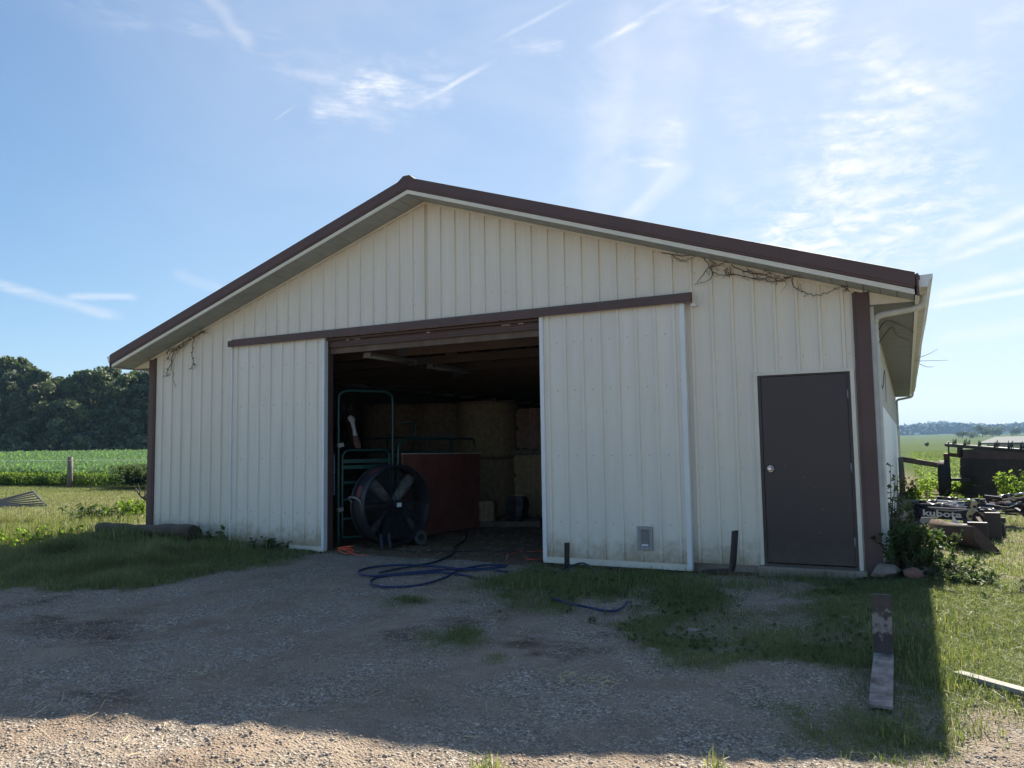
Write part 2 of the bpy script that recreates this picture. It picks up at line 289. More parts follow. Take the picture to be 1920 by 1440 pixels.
# ------------------------------------------------------------------ mesh helpers
class MB:
    def __init__(s): s.v = []; s.f = []; s.sm = []
    def add(s, vs, fs, smooth=False):
        o = len(s.v); s.v += [tuple(map(float, p)) for p in vs]; s.f += [tuple(i+o for i in f) for f in fs]; s.sm += [smooth]*len(fs); return s
    def box(s, a, b):
        (x0, y0, z0), (x1, y1, z1) = a, b
        return s.add([(x0,y0,z0),(x1,y0,z0),(x1,y1,z0),(x0,y1,z0),(x0,y0,z1),(x1,y0,z1),(x1,y1,z1),(x0,y1,z1)],
                     [(0,3,2,1),(4,5,6,7),(0,1,5,4),(1,2,6,5),(2,3,7,6),(3,0,4,7)])
    def hexa(s, pts): # 8 points: bottom 4, top 4
        return s.add(pts, [(0,3,2,1),(4,5,6,7),(0,1,5,4),(1,2,6,5),(2,3,7,6),(3,0,4,7)])
    def bar(s, a, b, w, h, up=(0, 0, 1)):   # box beam from a to b
        a, b = Vector(a), Vector(b); d = (b-a).normalized(); up = Vector(up)
        r = d.cross(up)
        if r.length < 1e-4: r = d.cross(Vector((1, 0, 0)))
        r.normalize(); q = r.cross(d)
        r *= w/2; q *= h/2
        return s.hexa([a-r-q, a+r-q, b+r-q, b-r-q, a-r+q, a+r+q, b+r+q, b-r+q])
    def tube(s, pts, r, n=8, cap=True):
        pts = [Vector(p) for p in pts]; rs = r if hasattr(r, '__len__') else [r]*len(pts)
        o = len(s.v); ref = Vector((0, 0, 1)); prev = None
        for i, p in enumerate(pts):
            d = (pts[min(i+1, len(pts)-1)]-pts[max(i-1, 0)]).normalized()
            if prev is None:
                a = d.cross(ref)
                if a.length < .05: a = d.cross(Vector((1, 0, 0)))
            else: a = prev - d*prev.dot(d)
            a.normalize(); prev = a; b = d.cross(a)
            for k in range(n):
                t = 2*math.pi*k/n; s.v.append(tuple(p+(a*math.cos(t)+b*math.sin(t))*rs[i]))
        for i in range(len(pts)-1):
            for k in range(n):
                s.f.append((o+i*n+k, o+i*n+(k+1) % n, o+(i+1)*n+(k+1) % n, o+(i+1)*n+k)); s.sm.append(True)
        if cap:
            s.f.append(tuple(o+k for k in range(n))[::-1]); s.f.append(tuple(o+(len(pts)-1)*n+k for k in range(n))); s.sm += [False, False]
        return s
    def cyl(s, a, b, r, n=16): return s.tube([a, b], r, n)
    def prism(s, poly, off):    # poly: 3D points, off: extrusion vector
        off = Vector(off); n = len(poly); vs = [Vector(p) for p in poly]; vs += [p+off for p in vs]
        return s.add(vs, [tuple(range(n))[::-1], tuple(range(n, 2*n))]+[(i, (i+1) % n, n+(i+1) % n, n+i) for i in range(n)])
    def build(s, name, m, parent=None, bevel=0, origin=None, local=False):
        me = bpy.data.meshes.new(name); V = np.array(s.v, dtype=float).reshape(-1, 3)
        if parent is not None and not local:
            V = V - np.array(parent.get('_abs', (0, 0, 0)))
            o_abs = None
        loc = None
        if parent is None:
            loc = np.array([(V[:, 0].min()+V[:, 0].max())/2, (V[:, 1].min()+V[:, 1].max())/2, V[:, 2].min()]) if origin is None else np.array(origin)
            V = V - loc
        me.from_pydata(V.tolist(), [], s.f); me.polygons.foreach_set('use_smooth', s.sm)
        me.materials.append(m); me.update()
        o = bpy.data.objects.new(name, me); COL.objects.link(o)
        if parent is not None:
            o.parent = parent; o['_abs'] = tuple(parent.get('_abs', (0, 0, 0)))
        elif loc is not None: o.location = loc; o['_abs'] = tuple(float(c) for c in loc)
        if bevel:
            md = o.modifiers.new('bevel', 'BEVEL'); md.width = bevel; md.segments = 2; md.limit_method = 'ANGLE'
        return o
def fix_normals(o):
    bm = bmesh.new(); bm.from_mesh(o.data); bmesh.ops.recalc_face_normals(bm, faces=bm.faces); bm.to_mesh(o.data); bm.free()
def thing(name, label, cat, loc=(0, 0, 0), group=None, rotz=0, local=False):
    o = bpy.data.objects.new(name, None); COL.objects.link(o); o.location = tuple(map(float, loc)); o.rotation_euler = (0, 0, rotz)
    o.empty_display_size = .2; o['label'] = label; o['category'] = cat
    if group: o['group'] = group
    o['_abs'] = (0., 0., 0.) if local else tuple(map(float, loc))
    return o
def tag(o, label, cat, group=None, kind=None):
    o['label'] = label
    if cat: o['category'] = cat
    if group: o['group'] = group
    if kind: o['kind'] = kind
    return o
def dup(root, loc=None, rotz=None, label=None, group=None, scale=None):
    r = root.copy(); COL.objects.link(r)
    if loc is not None: r.location = tuple(map(float, loc))
    if rotz is not None: r.rotation_euler = (0, 0, rotz)
    if scale is not None: r.scale = scale
    if label: r['label'] = label
    if group: r['group'] = group
    for ch in list(root.children):
        c = ch.copy(); COL.objects.link(c); c.parent = r
        for g in list(ch.children):
            d = g.copy(); COL.objects.link(d); d.parent = c
    return r
def npmesh(name, V, Fq, m, tone=None, kind=None, label=None, tri=False, parent=None):
    """fast mesh from numpy; Fq (n,k) faces"""
    k = Fq.shape[1]; me = bpy.data.meshes.new(name)
    me.vertices.add(len(V)); me.vertices.foreach_set('co', V.astype(np.float32).ravel())
    me.loops.add(Fq.size); me.loops.foreach_set('vertex_index', Fq.astype(np.int32).ravel())
    me.polygons.add(len(Fq)); me.polygons.foreach_set('loop_start', (np.arange(len(Fq))*k).astype(np.int32))
    if tone is not None:
        at = me.attributes.new('tone', 'FLOAT', 'POINT'); at.data.foreach_set('value', tone.astype(np.float32))
    me.materials.append(m); me.update(calc_edges=True); me.validate()
    o = bpy.data.objects.new(name, me); COL.objects.link(o)
    if parent is not None: o.parent = parent
    if kind: o['kind'] = kind
    if label: o['label'] = label
    return o
def spline(pts, n=8):
    pts = [Vector(p) for p in pts]; out = []
    for i in range(len(pts)-1):
        p0, p1, p2, p3 = pts[max(i-1, 0)], pts[i], pts[i+1], pts[min(i+2, len(pts)-1)]
        for k in range(n):
            t = k/n
            out.append(.5*((2*p1)+(-p0+p2)*t+(2*p0-5*p1+4*p2-p3)*t*t+(-p0+3*p1-3*p2+p3)*t**3))
    return out+[pts[-1]]

# ------------------------------------------------------------------ terrain height
ctrl = np.array([(11.3, -8.8, -.09), (10.5, -5.2, -.10), (7, -6.4, .03), (3.5, -6.5, -.02), (9, -2.5, -.07), (6, -3, -.06), (3, -4, -.08), (8.3, -.3, -.04), (5.5, -.3, -.035), (3.9, -.5, -.05),
    (2.8, -.4, -.02), (1.9, -.3, .045), (.6, -.4, .10), (-.4, -.3, .13), (-1.0, -2.0, -.09), (-3.5, 0, .03), (-5, -3, -.2), (-8, 4, 0), (-12, 8, 0), (11.3, 0, .06), (10.3, -.4, .0), (12.5, 3, -.05), (13, -3, -.08), (12.5, 12, 0), (-2, 8, .05), (16, 5, -.02), (0, -9, -.1), (15, -8, -.1)])
def sstep(a, b, x): t = np.clip((x-a)/(b-a), 0, 1); return t*t*(3-2*t)
def vnoise(x, y, s, seed=0):
    x = x/s+seed*17.3; y = y/s-seed*9.1; xi = np.floor(x).astype(int); yi = np.floor(y).astype(int); fx = x-xi; fy = y-yi
    fx = fx*fx*(3-2*fx); fy = fy*fy*(3-2*fy)
    def h(a, b): q = (a*374761393+b*668265263+seed*1274126177) & 0x7fffffff; q = ((q ^ (q >> 13))*1274126177) & 0x7fffffff; return ((q ^ (q >> 16)) & 0xffff)/65535.0
    return (h(xi, yi)*(1-fx)+h(xi+1, yi)*fx)*(1-fy)+(h(xi, yi+1)*(1-fx)+h(xi+1, yi+1)*fx)*fy
def height(x, y, micro=False):
    x = np.asarray(x, float); y = np.asarray(y, float); sh = x.shape; X = x.ravel(); Yy = y.ravel()
    d2 = (X[:, None]-ctrl[None, :, 0])**2+(Yy[:, None]-ctrl[None, :, 1])**2
    w = 1/(d2+.35)**1.6; z = (w*ctrl[None, :, 2]).sum(1)/w.sum(1)
    r = np.hypot(X-CAM[0], Yy-CAM[1]); az = np.degrees(np.arctan2(X-CAM[0], Yy-CAM[1]))
    wr = sstep(-42, -8, az)
    zl = .75*sstep(38, 112, r)+4*sstep(150, 900, r)
    zr = 9.6*sstep(330, 1550, r)+26*sstep(1500, 2600, r)*(.8+.25*np.sin(az*.9))
    zf = zl*(1-wr)+zr*wr
    near = 1-sstep(18, 45, r); z = z*near+zf
    inside = (X > -.1) & (X < 11.15) & (Yy > .05) & (Yy < 19.6)
    z = np.where(inside, -.03, z)
    if micro:
        m = (1-sstep(10, 20, r))*np.where(inside, .4, 1)
        z = z+m*(.022*(vnoise(X, Yy, .9, 1)-.5)+.018*(vnoise(X, Yy, .33, 2)-.5)+.012*(vnoise(X, Yy, .12, 3)-.5)+.009*(vnoise(X, Yy, .06, 4)-.5))
        # clods churned up in the sunlit foreground
        for (ax_, ay_, bx_, by_) in ((3.0, -6.4, 5.6, -.8), (1.8, -5.4, 4.9, -.3), (5.0, -6.8, 6.6, -1.0)):
            dx, dy = bx_-ax_, by_-ay_; dd_ = np.abs((X-ax_)*dy-(Yy-ay_)*dx)/math.hypot(dx, dy)+.10*(vnoise(X, Yy, .6, 72)-.5)
            z = z+m*(-.009*np.exp(-(dd_/.16)**2)+.006*np.exp(-((dd_-.30)/.09)**2))*(Yy < 0)
        rg = np.exp(-((X-10.9)**2/.6+(Yy+5.0)**2/.35)); z = z+rg*.012*(np.sin(X*34+Yy*22+5*vnoise(X, Yy, .5, 73))*.5+vnoise(X, Yy, .10, 74)-.5)
        cl = np.clip((-4.6-Yy)/.5, 0, 1)*(1-sstep(9, 12, r))
        z = z+cl*.045*np.clip(vnoise(X, Yy, .22, 5)-.55, 0, 1)+cl*.02*(vnoise(X, Yy, .08, 6)-.5)
    return z.reshape(sh)
def H(x, y): return float(height(np.array([x]), np.array([y]))[0])

def poly_sd(X, Yy, poly):
    """signed distance (+ inside)"""
    poly = np.asarray(poly); n = len(poly); ins = np.zeros(X.shape, bool); dmin = np.full(X.shape, 1e9)
    for i in range(n):
        x1, y1 = poly[i]; x2, y2 = poly[(i+1) % n]
        c = ((y1 > Yy) != (y2 > Yy)) & (X < (x2-x1)*(Yy-y1)/(y2-y1+1e-12)+x1); ins ^= c
        dx, dy = x2-x1, y2-y1; t = np.clip(((X-x1)*dx+(Yy-y1)*dy)/(dx*dx+dy*dy+1e-12), 0, 1)
        dmin = np.minimum(dmin, np.hypot(X-x1-t*dx, Yy-y1-t*dy))
    return np.where(ins, dmin, -dmin)
def gp(lst, z=-.05): return [tuple(P(u, v, z)[:2]) for u, v in lst]
left_edge = gp([(-260, 1150), (0, 1112), (150, 1108), (300, 1102), (430, 1082), (560, 1062), (622, 1040)])
POLY_LEFT = left_edge+[(3.7, .1), (0, .1), (0, 19), (-40, 40), (-80, 0), (-40, -40), (-12, -14)]
POLY_RIGHT = gp([(855, 1100), (930, 1140), (1010, 1168), (1120, 1180), (1165, 1225), (1240, 1268), (1330, 1262), (1420, 1262), (1500, 1325), (1560, 1375), (1650, 1385), (1740, 1370), (1790, 1315), (1860, 1320), (1990, 1345)])+[(14, -5), (60, -20), (60, 60), (11.05, 60), (11.05, .05), (7.2, -.05)]+gp([(1000, 1062), (930, 1078)])
BARE = [gp([(1360, 1100), (1440, 1098), (1500, 1120), (1450, 1150), (1390, 1145)]), gp([(1400, 1262), (1470, 1255), (1530, 1300), (1490, 1325), (1420, 1300)]), gp([(1060, 1125), (1170, 1125), (1180, 1145), (1090, 1150)])]
PATCH = [gp([(830, 1195), (880, 1180), (940, 1200), (930, 1230), (860, 1230)]), gp([(765, 1050), (790, 1045), (815, 1052), (790, 1060)]), gp([(900, 1405), (940, 1400), (960, 1450), (900, 1450)], -.05), gp([(760, 1120), (790, 1118), (790, 1130), (765, 1132)])]
MUD = [gp([(810, 1165), (870, 1148), (935, 1160), (900, 1180), (840, 1185)]), gp([(960, 1185), (1010, 1180), (1050, 1200), (1000, 1225), (940, 1210)]), gp([(700, 1190), (800, 1170), (830, 1200), (740, 1210)]), gp([(1040, 1200), (1130, 1190), (1130, 1230), (1060, 1235)]), gp([(0, 1130), (120, 1110), (140, 1120), (0, 1145)]), gp([(60, 1150), (260, 1170), (230, 1220), (40, 1200)]), gp([(150, 1325), (250, 1325), (250, 1350), (160, 1350)])]
def grassmask(X, Yy):
    g = np.maximum(poly_sd(X, Yy, POLY_LEFT), poly_sd(X, Yy, POLY_RIGHT))
    for p in PATCH: g = np.maximum(g, poly_sd(X, Yy, p))
    for p in BARE: g = np.minimum(g, np.maximum(-poly_sd(X, Yy, p), -.18))
    nz = .42*(vnoise(X, Yy, .5, 11)-.5)+.30*(vnoise(X, Yy, .18, 12)-.5)+.5*(vnoise(X, Yy, 1.3, 13)-.5)
    m = sstep(-.22, .42, g+nz+.35*(vnoise(X, Yy, .8, 16)-.5))
    pr = poly_sd(X, Yy, POLY_RIGHT); patch = sstep(.30, .62, vnoise(X, Yy, .45, 14)*.6+vnoise(X, Yy, 1.1, 15)*.45+.0)
    thin = (pr > 0) & (Yy < .1) & (X < 11.45)
    m = m*np.where(thin, .44+.50*patch, 1)
    out = ((X > -.02) & (X < 11.08) & (Yy > -.02) & (Yy < 19.8))
    return np.where(out, 0, m)
def mudmask(X, Yy):
    m = np.zeros(X.shape)
    for p in MUD: m = np.maximum(m, sstep(-.14, .22, poly_sd(X, Yy, p)+.35*(vnoise(X, Yy, .2, 21)-.5)+.2*(vnoise(X, Yy, .08, 22)-.5)))
    return m

TRACKS = [gp([(-300, 1330), (0, 1250), (300, 1190), (560, 1120), (690, 1060)]), gp([(-300, 1240), (0, 1180), (260, 1150), (480, 1090), (610, 1040)])+[(4.6, 1.5)], gp([(-200, 1480), (200, 1370), (560, 1240), (800, 1130), (900, 1070)]), gp([(200, 1500), (700, 1340), (960, 1220), (1000, 1080)])]
def axis_lines(segs):
    out = [segs[0][0]]
    for a, b, s in segs:
        n = max(1, int(round((b-a)/s))); out += list(np.linspace(a, b, n+1)[1:])
    return np.array(out)
def geo(a, b, s0, growth):
    out = []; x = a; s = s0; sg = 1 if b > a else -1
    while (b-x)*sg > 0: x += s*sg; s *= growth; out.append(x)
    if abs(out[-1]) > abs(b): out[-1] = b
    return out
xs = axis_lines([(-6, 1, .14), (1, 5, .05), (5, 12.6, .034), (12.6, 16, .12)])
xs = np.array(sorted(geo(-6, -2750, .25, 1.10))+list(xs)+geo(16, 2750, .25, 1.10))
ys = axis_lines([(-7.2, -2.0, .032), (-2.0, 1.0, .05), (1, 6, .14)])
ys = np.array(sorted(geo(-7.2, -2750, .2, 1.13))+list(ys)+geo(6, 2750, .25, 1.08))
GX, GY = np.meshgrid(xs, ys); GZ = height(GX, GY, True)
nx, ny = len(xs), len(ys); idx = np.arange(nx*ny).reshape(ny, nx)
Fq = np.stack([idx[:-1, :-1], idx[:-1, 1:], idx[1:, 1:], idx[1:, :-1]], -1).reshape(-1, 4)
V = np.stack([GX, GY, GZ], -1).reshape(-1, 3)

# ground material: gravel / dirt / turf, all by the masks stored on the sheet
def ground_mat():
    m = bpy.data.materials.new('ground'); m.use_nodes = True; t = m.node_tree; N, L = t.nodes, t.links; b = N['Principled BSDF']
    b.inputs['Roughness'].default_value = 1.0; b.inputs['Specular IOR Level'].default_value = .03
    pos = _n(t, 'ShaderNodeNewGeometry').outputs['Position']
    def nz(s, d=6, r=.6, st=None):
        src = pos
        if st: mp = _n(t, 'ShaderNodeMapping'); mp.inputs['Scale'].default_value = st; L.new(pos, mp.inputs[0]); src = mp.outputs[0]
        n = _n(t, 'ShaderNodeTexNoise'); n.inputs['Scale'].default_value = s; n.inputs['Detail'].default_value = d; n.inputs['Roughness'].default_value = r; L.new(src, n.inputs['Vector']); return n.outputs['Fac']
    def ramp(f, st):
        r = _n(t, 'ShaderNodeValToRGB'); e = r.color_ramp.elements
        e[0].position, e[0].color = st[0][0], (*st[0][1], 1); e[1].position, e[1].color = st[-1][0], (*st[-1][1], 1)
        for p, c in st[1:-1]: k = e.new(p); k.color = (*c, 1)
        L.new(f, r.inputs[0]); return r.outputs[0]
    def mix(f, a, bb):
        x = _n(t, 'ShaderNodeMix', data_type='RGBA')
        if isinstance(f, float): x.inputs[0].default_value = f
        else: L.new(f, x.inputs[0])
        L.new(a, x.inputs[6]) if not isinstance(a, tuple) else setattr(x.inputs[6], 'default_value', (*a, 1))
        L.new(bb, x.inputs[7]) if not isinstance(bb, tuple) else setattr(x.inputs[7], 'default_value', (*bb, 1))
        return x.outputs[2]
    dirt = ramp(nz(1.3, 9, .7), [(.3, (.225, .166, .122)), (.5, (.325, .25, .188)), (.72, (.43, .345, .265))])
    vo = _n(t, 'ShaderNodeTexVoronoi'); vo.inputs['Scale'].default_value = 70; L.new(pos, vo.inputs['Vector'])
    vs = _n(t, 'ShaderNodeSeparateColor'); L.new(vo.outputs['Color'], vs.inputs[0])
    stones = ramp(vs.outputs[0], [(0, (.17, .14, .112)), (.55, (.33, .275, .22)), (.85, (.45, .39, .32)), (1, (.66, .595, .51))])
    trk = _n(t, 'ShaderNodeAttribute', attribute_name='track'); cvs = _n(t, 'ShaderNodeMath', operation='MULTIPLY_ADD'); L.new(trk.outputs['Fac'], cvs.inputs[0]); cvs.inputs[1].default_value = -.17; L.new(nz(2.4, 5, .65), cvs.inputs[2])
    cov = ramp(cvs.outputs[0], [(.36, (0, 0, 0)), (.58, (.92,)*3)])
    col = mix(cov, dirt, stones)
    fine = ramp(nz(170, 3, .6), [(.3, (.50,)*3), (.7, (1.45,)*3)])
    mm = _n(t, 'ShaderNodeMix', data_type='RGBA', blend_type='MULTIPLY'); mm.inputs[0].default_value = 1; L.new(col, mm.inputs[6]); L.new(fine, mm.inputs[7]); col = mm.outputs[2]
    a = _n(t, 'ShaderNodeAttribute', attribute_name='mud')
    mf = _n(t, 'ShaderNodeMath', operation='MULTIPLY'); L.new(a.outputs['Fac'], mf.inputs[0]); L.new(ramp(nz(5, 7, .75), [(.35, (.25,)*3), (.65, (.95,)*3)]), mf.inputs[1])
    col = mix(mf.outputs[0], col, ramp(nz(9, 6), [(.3, (.050, .034, .026)), (.7, (.15, .10, .075))]))
    gr = ramp(nz(3.0, 8, .7), [(.28, (.075, .090, .045)), (.5, (.135, .145, .070)), (.7, (.24, .21, .13))])
    g = _n(t, 'ShaderNodeAttribute', attribute_name='grass')
    gf = _n(t, 'ShaderNodeMath', operation='MULTIPLY'); gf.inputs[1].default_value = .52; L.new(g.outputs['Fac'], gf.inputs[0])
    col = mix(gf.outputs[0], col, gr)
    # inside the barn: packed earth and chaff
    ins = _n(t, 'ShaderNodeAttribute', attribute_name='inside')
    col = mix(ins.outputs['Fac'], col, ramp(nz(14, 8, .75, (1, .5, 1)), [(.3, (.13, .085, .058)), (.6, (.235, .16, .105)), (.8, (.36, .26, .16))]))
    # far farmland
    fr = _n(t, 'ShaderNodeAttribute', attribute_name='far')
    fld = ramp(nz(.010, 4, .55, (1, 2.2, 1)), [(.35, (.045, .085, .022)), (.5, (.070, .115, .030)), (.62, (.115, .135, .048)), (.7, (.065, .105, .030))])
    fld2 = mix(nz(.35, 6, .7), fld, (.055, .085, .022))
    col = mix(fr.outputs['Fac'], col, fld2)
    L.new(col, b.inputs['Base Color'])
    bp = _n(t, 'ShaderNodeBump'); bp.inputs['Strength'].default_value = .8; bp.inputs['Distance'].default_value = .014
    hsum = _n(t, 'ShaderNodeMath', operation='ADD'); L.new(nz(75, 6, .7), hsum.inputs[0]); L.new(vo.outputs['Distance'], hsum.inputs[1])
    L.new(hsum.outputs[0], bp.inputs['Height']); L.new(bp.outputs[0], b.inputs['Normal'])
    return m
ground = npmesh('ground', V, Fq, ground_mat(), kind='structure')
ground['label'] = 'gravel and dirt farmyard running into grass and open fields'
gm = np.zeros(len(V)); near = (np.abs(V[:, 0]) < 90) & (np.abs(V[:, 1]) < 90)
gm[near] = grassmask(V[near, 0], V[near, 1]); gm[~near] = 1
mdm = np.zeros(len(V)); n2 = (np.abs(V[:, 0]-6) < 9) & (np.abs(V[:, 1]+3) < 7); mdm[n2] = mudmask(V[n2, 0], V[n2, 1])
ins = ((V[:, 0] > 0) & (V[:, 0] < 11.05) & (V[:, 1] > -.15) & (V[:, 1] < 19.6)).astype(float)
rr = np.hypot(V[:, 0]-CAM[0], V[:, 1]-CAM[1])
def linedist(X, Yy, pts):
    d = np.full(X.shape, 9e9)
    for (a1, b1), (a2, b2) in zip(pts[:-1], pts[1:]):
        dx, dy = a2-a1, b2-b1; tt = np.clip(((X-a1)*dx+(Yy-b1)*dy)/(dx*dx+dy*dy), 0, 1); d = np.minimum(d, np.hypot(X-a1-tt*dx, Yy-b1-tt*dy))
    return d
nt = near & (rr < 16); trkm = np.zeros(len(V))
for ln in TRACKS: trkm[nt] = np.maximum(trkm[nt], 1-sstep(.10, .30, linedist(V[nt, 0], V[nt, 1], ln)+.12*(vnoise(V[nt, 0], V[nt, 1], .5, 71)-.5)))
for nm, arr in (('grass', gm), ('mud', mdm), ('track', trkm), ('inside', ins), ('far', sstep(24, 45, rr))):
    at = ground.data.attributes.new(nm, 'FLOAT', 'POINT'); at.data.foreach_set('value', arr.astype(np.float32))
ground.data.polygons.foreach_set('use_smooth', [True]*len(ground.data.polygons))

# ================================================================== THE BARN
W, RX, EZ, SL, OH, EO, BL = 11.056, 5.539, 2.987, .3339, .435, .433, 19.3
def top(x): return EZ+SL*(RX-abs(x-RX))
barn = thing('barn', 'cream ribbed steel pole barn with brown trim and open sliding doors', 'barn', (RX, 0, -.05))
def ribbed(x0, x1, zb, zt, y=0.0, R0=.2899, depth=.024, th=.0, side=-1, minor=True):
    """front skin of ribbed steel from x0 to x1; zt is a function or number. ribs stand out towards -y"""
    k0 = math.floor((x0-R0)/.2286)-1; xsq = [(x0, 0.), (x1, 0.)]
    for k in range(k0, k0+int((x1-x0)/.2286)+4):
        c = R0+k*.2286
        for dx, h in ((-.022, 0), (-.013, 1), (.013, 1), (.022, 0)):
            if x0+.001 < c+dx < x1-.001: xsq.append((c+dx, h*depth))
        if minor:
            for mm_ in (.0762, .1524):
                for dx, h in ((-.012, 0), (0, .13), (.012, 0)):
                    if x0+.001 < c+mm_+dx < x1-.001: xsq.append((c+mm_+dx, h*depth))
    if zt is not None and callable(zt) and x0 < RX < x1: xsq.append((RX, 0.))
    xsq.sort(); vs, fs = [], []
    for x, h in xsq:
        z1 = zt(x) if callable(zt) else zt
        z0 = zb(x) if callable(zb) else zb
        vs += [(x, y-h, z0), (x, y-h, z1)]
    for i in range(len(xsq)-1): fs.append((2*i, 2*i+2, 2*i+3, 2*i+1))
    return vs, fs
OP0, OP1, OPT = 3.80, 7.28, 2.985
DL, DR, DT, DB = 9.911, 10.848, 2.163, .113
breaks = sorted(set([0.13] + [round(.2899-.06+.9144*k, 4) for k in range(1, 13) if .2899+.9144*k < W-.3] + [OP0, OP1, DL-.04, DR+.04, W-.13]))
wtop = lambda x: top(x)-.004
for a, b_ in zip(breaks[:-1], breaks[1:]):
    if b_-a < .01: continue
    c = (a+b_)/2; zb = .085
    if OP0 < c < OP1: zb = 3.06
    elif DL-.04 < c < DR+.04: zb = DT+.035
    vs, fs = ribbed(a, b_, zb, wtop); MB().add(vs, fs).build('siding_panel', M['siding'], barn)
# structure behind the skin (treated skirt, posts and girts, so that the walls are solid)
for xa, xb in ((.02, OP0-.09), (OP1+.10, DL-.05), (DR+.05, W-.02)): MB().box((xa, .02, -.25), (xb, .06, .10)).build('skirt_board', M['greywood'] if xa < 5 else M['sill'], barn)
mb = MB()
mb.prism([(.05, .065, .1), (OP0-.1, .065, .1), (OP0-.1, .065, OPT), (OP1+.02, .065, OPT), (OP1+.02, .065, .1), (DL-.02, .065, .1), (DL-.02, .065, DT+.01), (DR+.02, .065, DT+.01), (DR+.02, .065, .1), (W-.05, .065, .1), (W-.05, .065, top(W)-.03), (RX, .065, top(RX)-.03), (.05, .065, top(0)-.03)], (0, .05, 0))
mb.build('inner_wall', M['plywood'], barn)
for x in (OP0-.085, OP1+.005):
    MB().box((x, -.005, -.15), (x+.085, .14, OPT)).build('door_post', M['brown'] if x < 5 else M['wood'], barn)
MB().box((OP0, .004, OPT-.075), (OP1, .05, OPT-.003)).build('door_header', M['brown'], barn)
MB().box((OP0-.02, .003, OPT), (OP1+.02, .05, 3.07)).build('door_header', M['brown'], barn)
MB().box((OP0, -.012, OPT-.045), (OP1, .002, OPT-.004)).build('header_trim', M['brown'], barn)
MB().box((OP0, .055, OPT-.16), (OP1, .10, OPT-.0)).build('door_header', M['wood'], barn)
MB().box((OP0, -.075, OPT+.02), (OP1, -.005, OPT+.045)).build('header_trim', M['brown'], barn)
# small paper labels stapled along the header
for u, v, w in ((652, 636, .05), (670, 634, .11), (803, 622, .05), (949, 608, .13), (976, 605, .07)):
    p = Y(u, v, -.016); mb = MB()
    k = max(1, int(w/.02)) if w > .1 else 1
    for i in range(k): mb.box((p[0]-w/2+i*w/k, -.0165, p[2]-.016), (p[0]-w/2+(i+.65 if k > 1 else 1)*w/k, -.0125, p[2]+.016))
    mb.build('header_label', M['label'], barn)
# corner trims
for xa, xb in ((-.015, .135), (W-.150, W+.015)):
    mb = MB(); mb.box((xa, -.030, .04), (xb, -.002, min(top(xa), top(xb))-.004)); mb.box((xa+(.0 if xa < 1 else .03), -.036, .04), (xb-(.03 if xa < 1 else 0), -.031, min(top(xa), top(xb))-.006))
    mb.build('corner_trim', M['brown'], barn, bevel=.003)
# gable top trim under the soffit
for s in (-1, 1):
    pts = []
    xa, xb = (.0, RX) if s < 0 else (RX, W)
    MB().hexa([(xa, -.032, top(xa)-.035), (xb, -.032, top(xb)-.035), (xb, -.022, top(xb)-.035), (xa, -.022, top(xa)-.035), (xa, -.032, top(xa)-.003), (xb, -.032, top(xb)-.003), (xb, -.022, top(xb)-.003), (xa, -.022, top(xa)-.003)]).build('frieze_trim', M['cream'], barn)
# side walls and back
def side_panels(x, sgn, m, z0, z1, seg=.9144):
    y = .0; i = 0
    while y < BL-.05:
        y1 = min(y+seg, BL); ya = max(y, .02)
        vs, fs = ribbed(ya, y1, z0, z1, 0, 0.1)
        MB().add([(x+sgn*(-v[1]), v[0], v[2]) for v in vs], fs).build('side_panel', m, barn); y = y1; i += 1
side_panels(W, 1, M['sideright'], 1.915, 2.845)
side_panels(0, -1, M['siding'], .06, 2.845, 2.7432)
y = .02; k = 0
while y < BL-.02:
    y1 = min(y+1.2, BL); MB().box((W-.005, y+.002, -.12), (W+.012, y1-.002, 1.925)).build('wainscot_panel', M['wains'], barn); y = y1
vs, fs = ribbed(.0, W, 0, wtop, 0, .29); MB().add([(v[0], BL-v[1], v[2]) for v in vs], fs).build('back_wall', M['siding'], barn)
mb = MB(); mb.box((.03, .12, -.1), (.07, BL-.03, 2.84)); mb.build('inner_wall', M['plywood'], barn)
mb = MB(); mb.box((W-.07, .12, -.1), (W-.03, BL-.03, 2.84)); mb.build('inner_wall', M['plywood'], barn)
# soffit: the rake soffit is made of strips butted along the slope
def strip(xa, xb, y0, y1, z_of, t=.012):
    return MB().hexa([(xa, y0, z_of(xa)), (xb, y0, z_of(xb)), (xb, y1, z_of(xb)), (xa, y1, z_of(xa)), (xa, y0, z_of(xa)+t), (xb, y0, z_of(xb)+t), (xb, y1, z_of(xb)+t), (xa, y1, z_of(xa)+t)])
seg = .1525; x = -EO
while x < W+EO-.01:
    x1 = min(x+seg, W+EO)
    if x < RX < x1: x1 = RX
    strip(x+.003, x1-.003, -OH+.012, -.0215, top).build('soffit_panel', M['soffit'], barn); x = x1
for xa, xb in ((-EO, RX), (RX, W+EO)):
    strip(xa, xb, -OH+.01, -.02, lambda q: top(q)+.014, .01).build('soffit_backing', M['black'], barn)
for xa, xb, nm in ((W+.02, W+EO, 'r'), (-EO, -.02, 'l')):
    y = 0
    while y < BL-.1:
        y1 = min(y+.305*(2 if y > 3 else 1), BL); MB().box((xa, y+.004, 2.838), (xb, y1-.004, 2.850)).build('eave_soffit_panel', M['eavesoffit'], barn); y = y1
for s in (-1, 1):   # level box end that closes the eave at the gable
    xw = 0 if s < 0 else W; xe = xw+s*EO
    MB().prism([(xw+s*.017, -.02, 2.845), (xe, -.02, 2.845), (xe, -.02, 2.850), (xw+s*.017, -.02, top(xw+s*.017)-.004)], (0, .018, 0)).build('eave_return', M['cream'], barn)
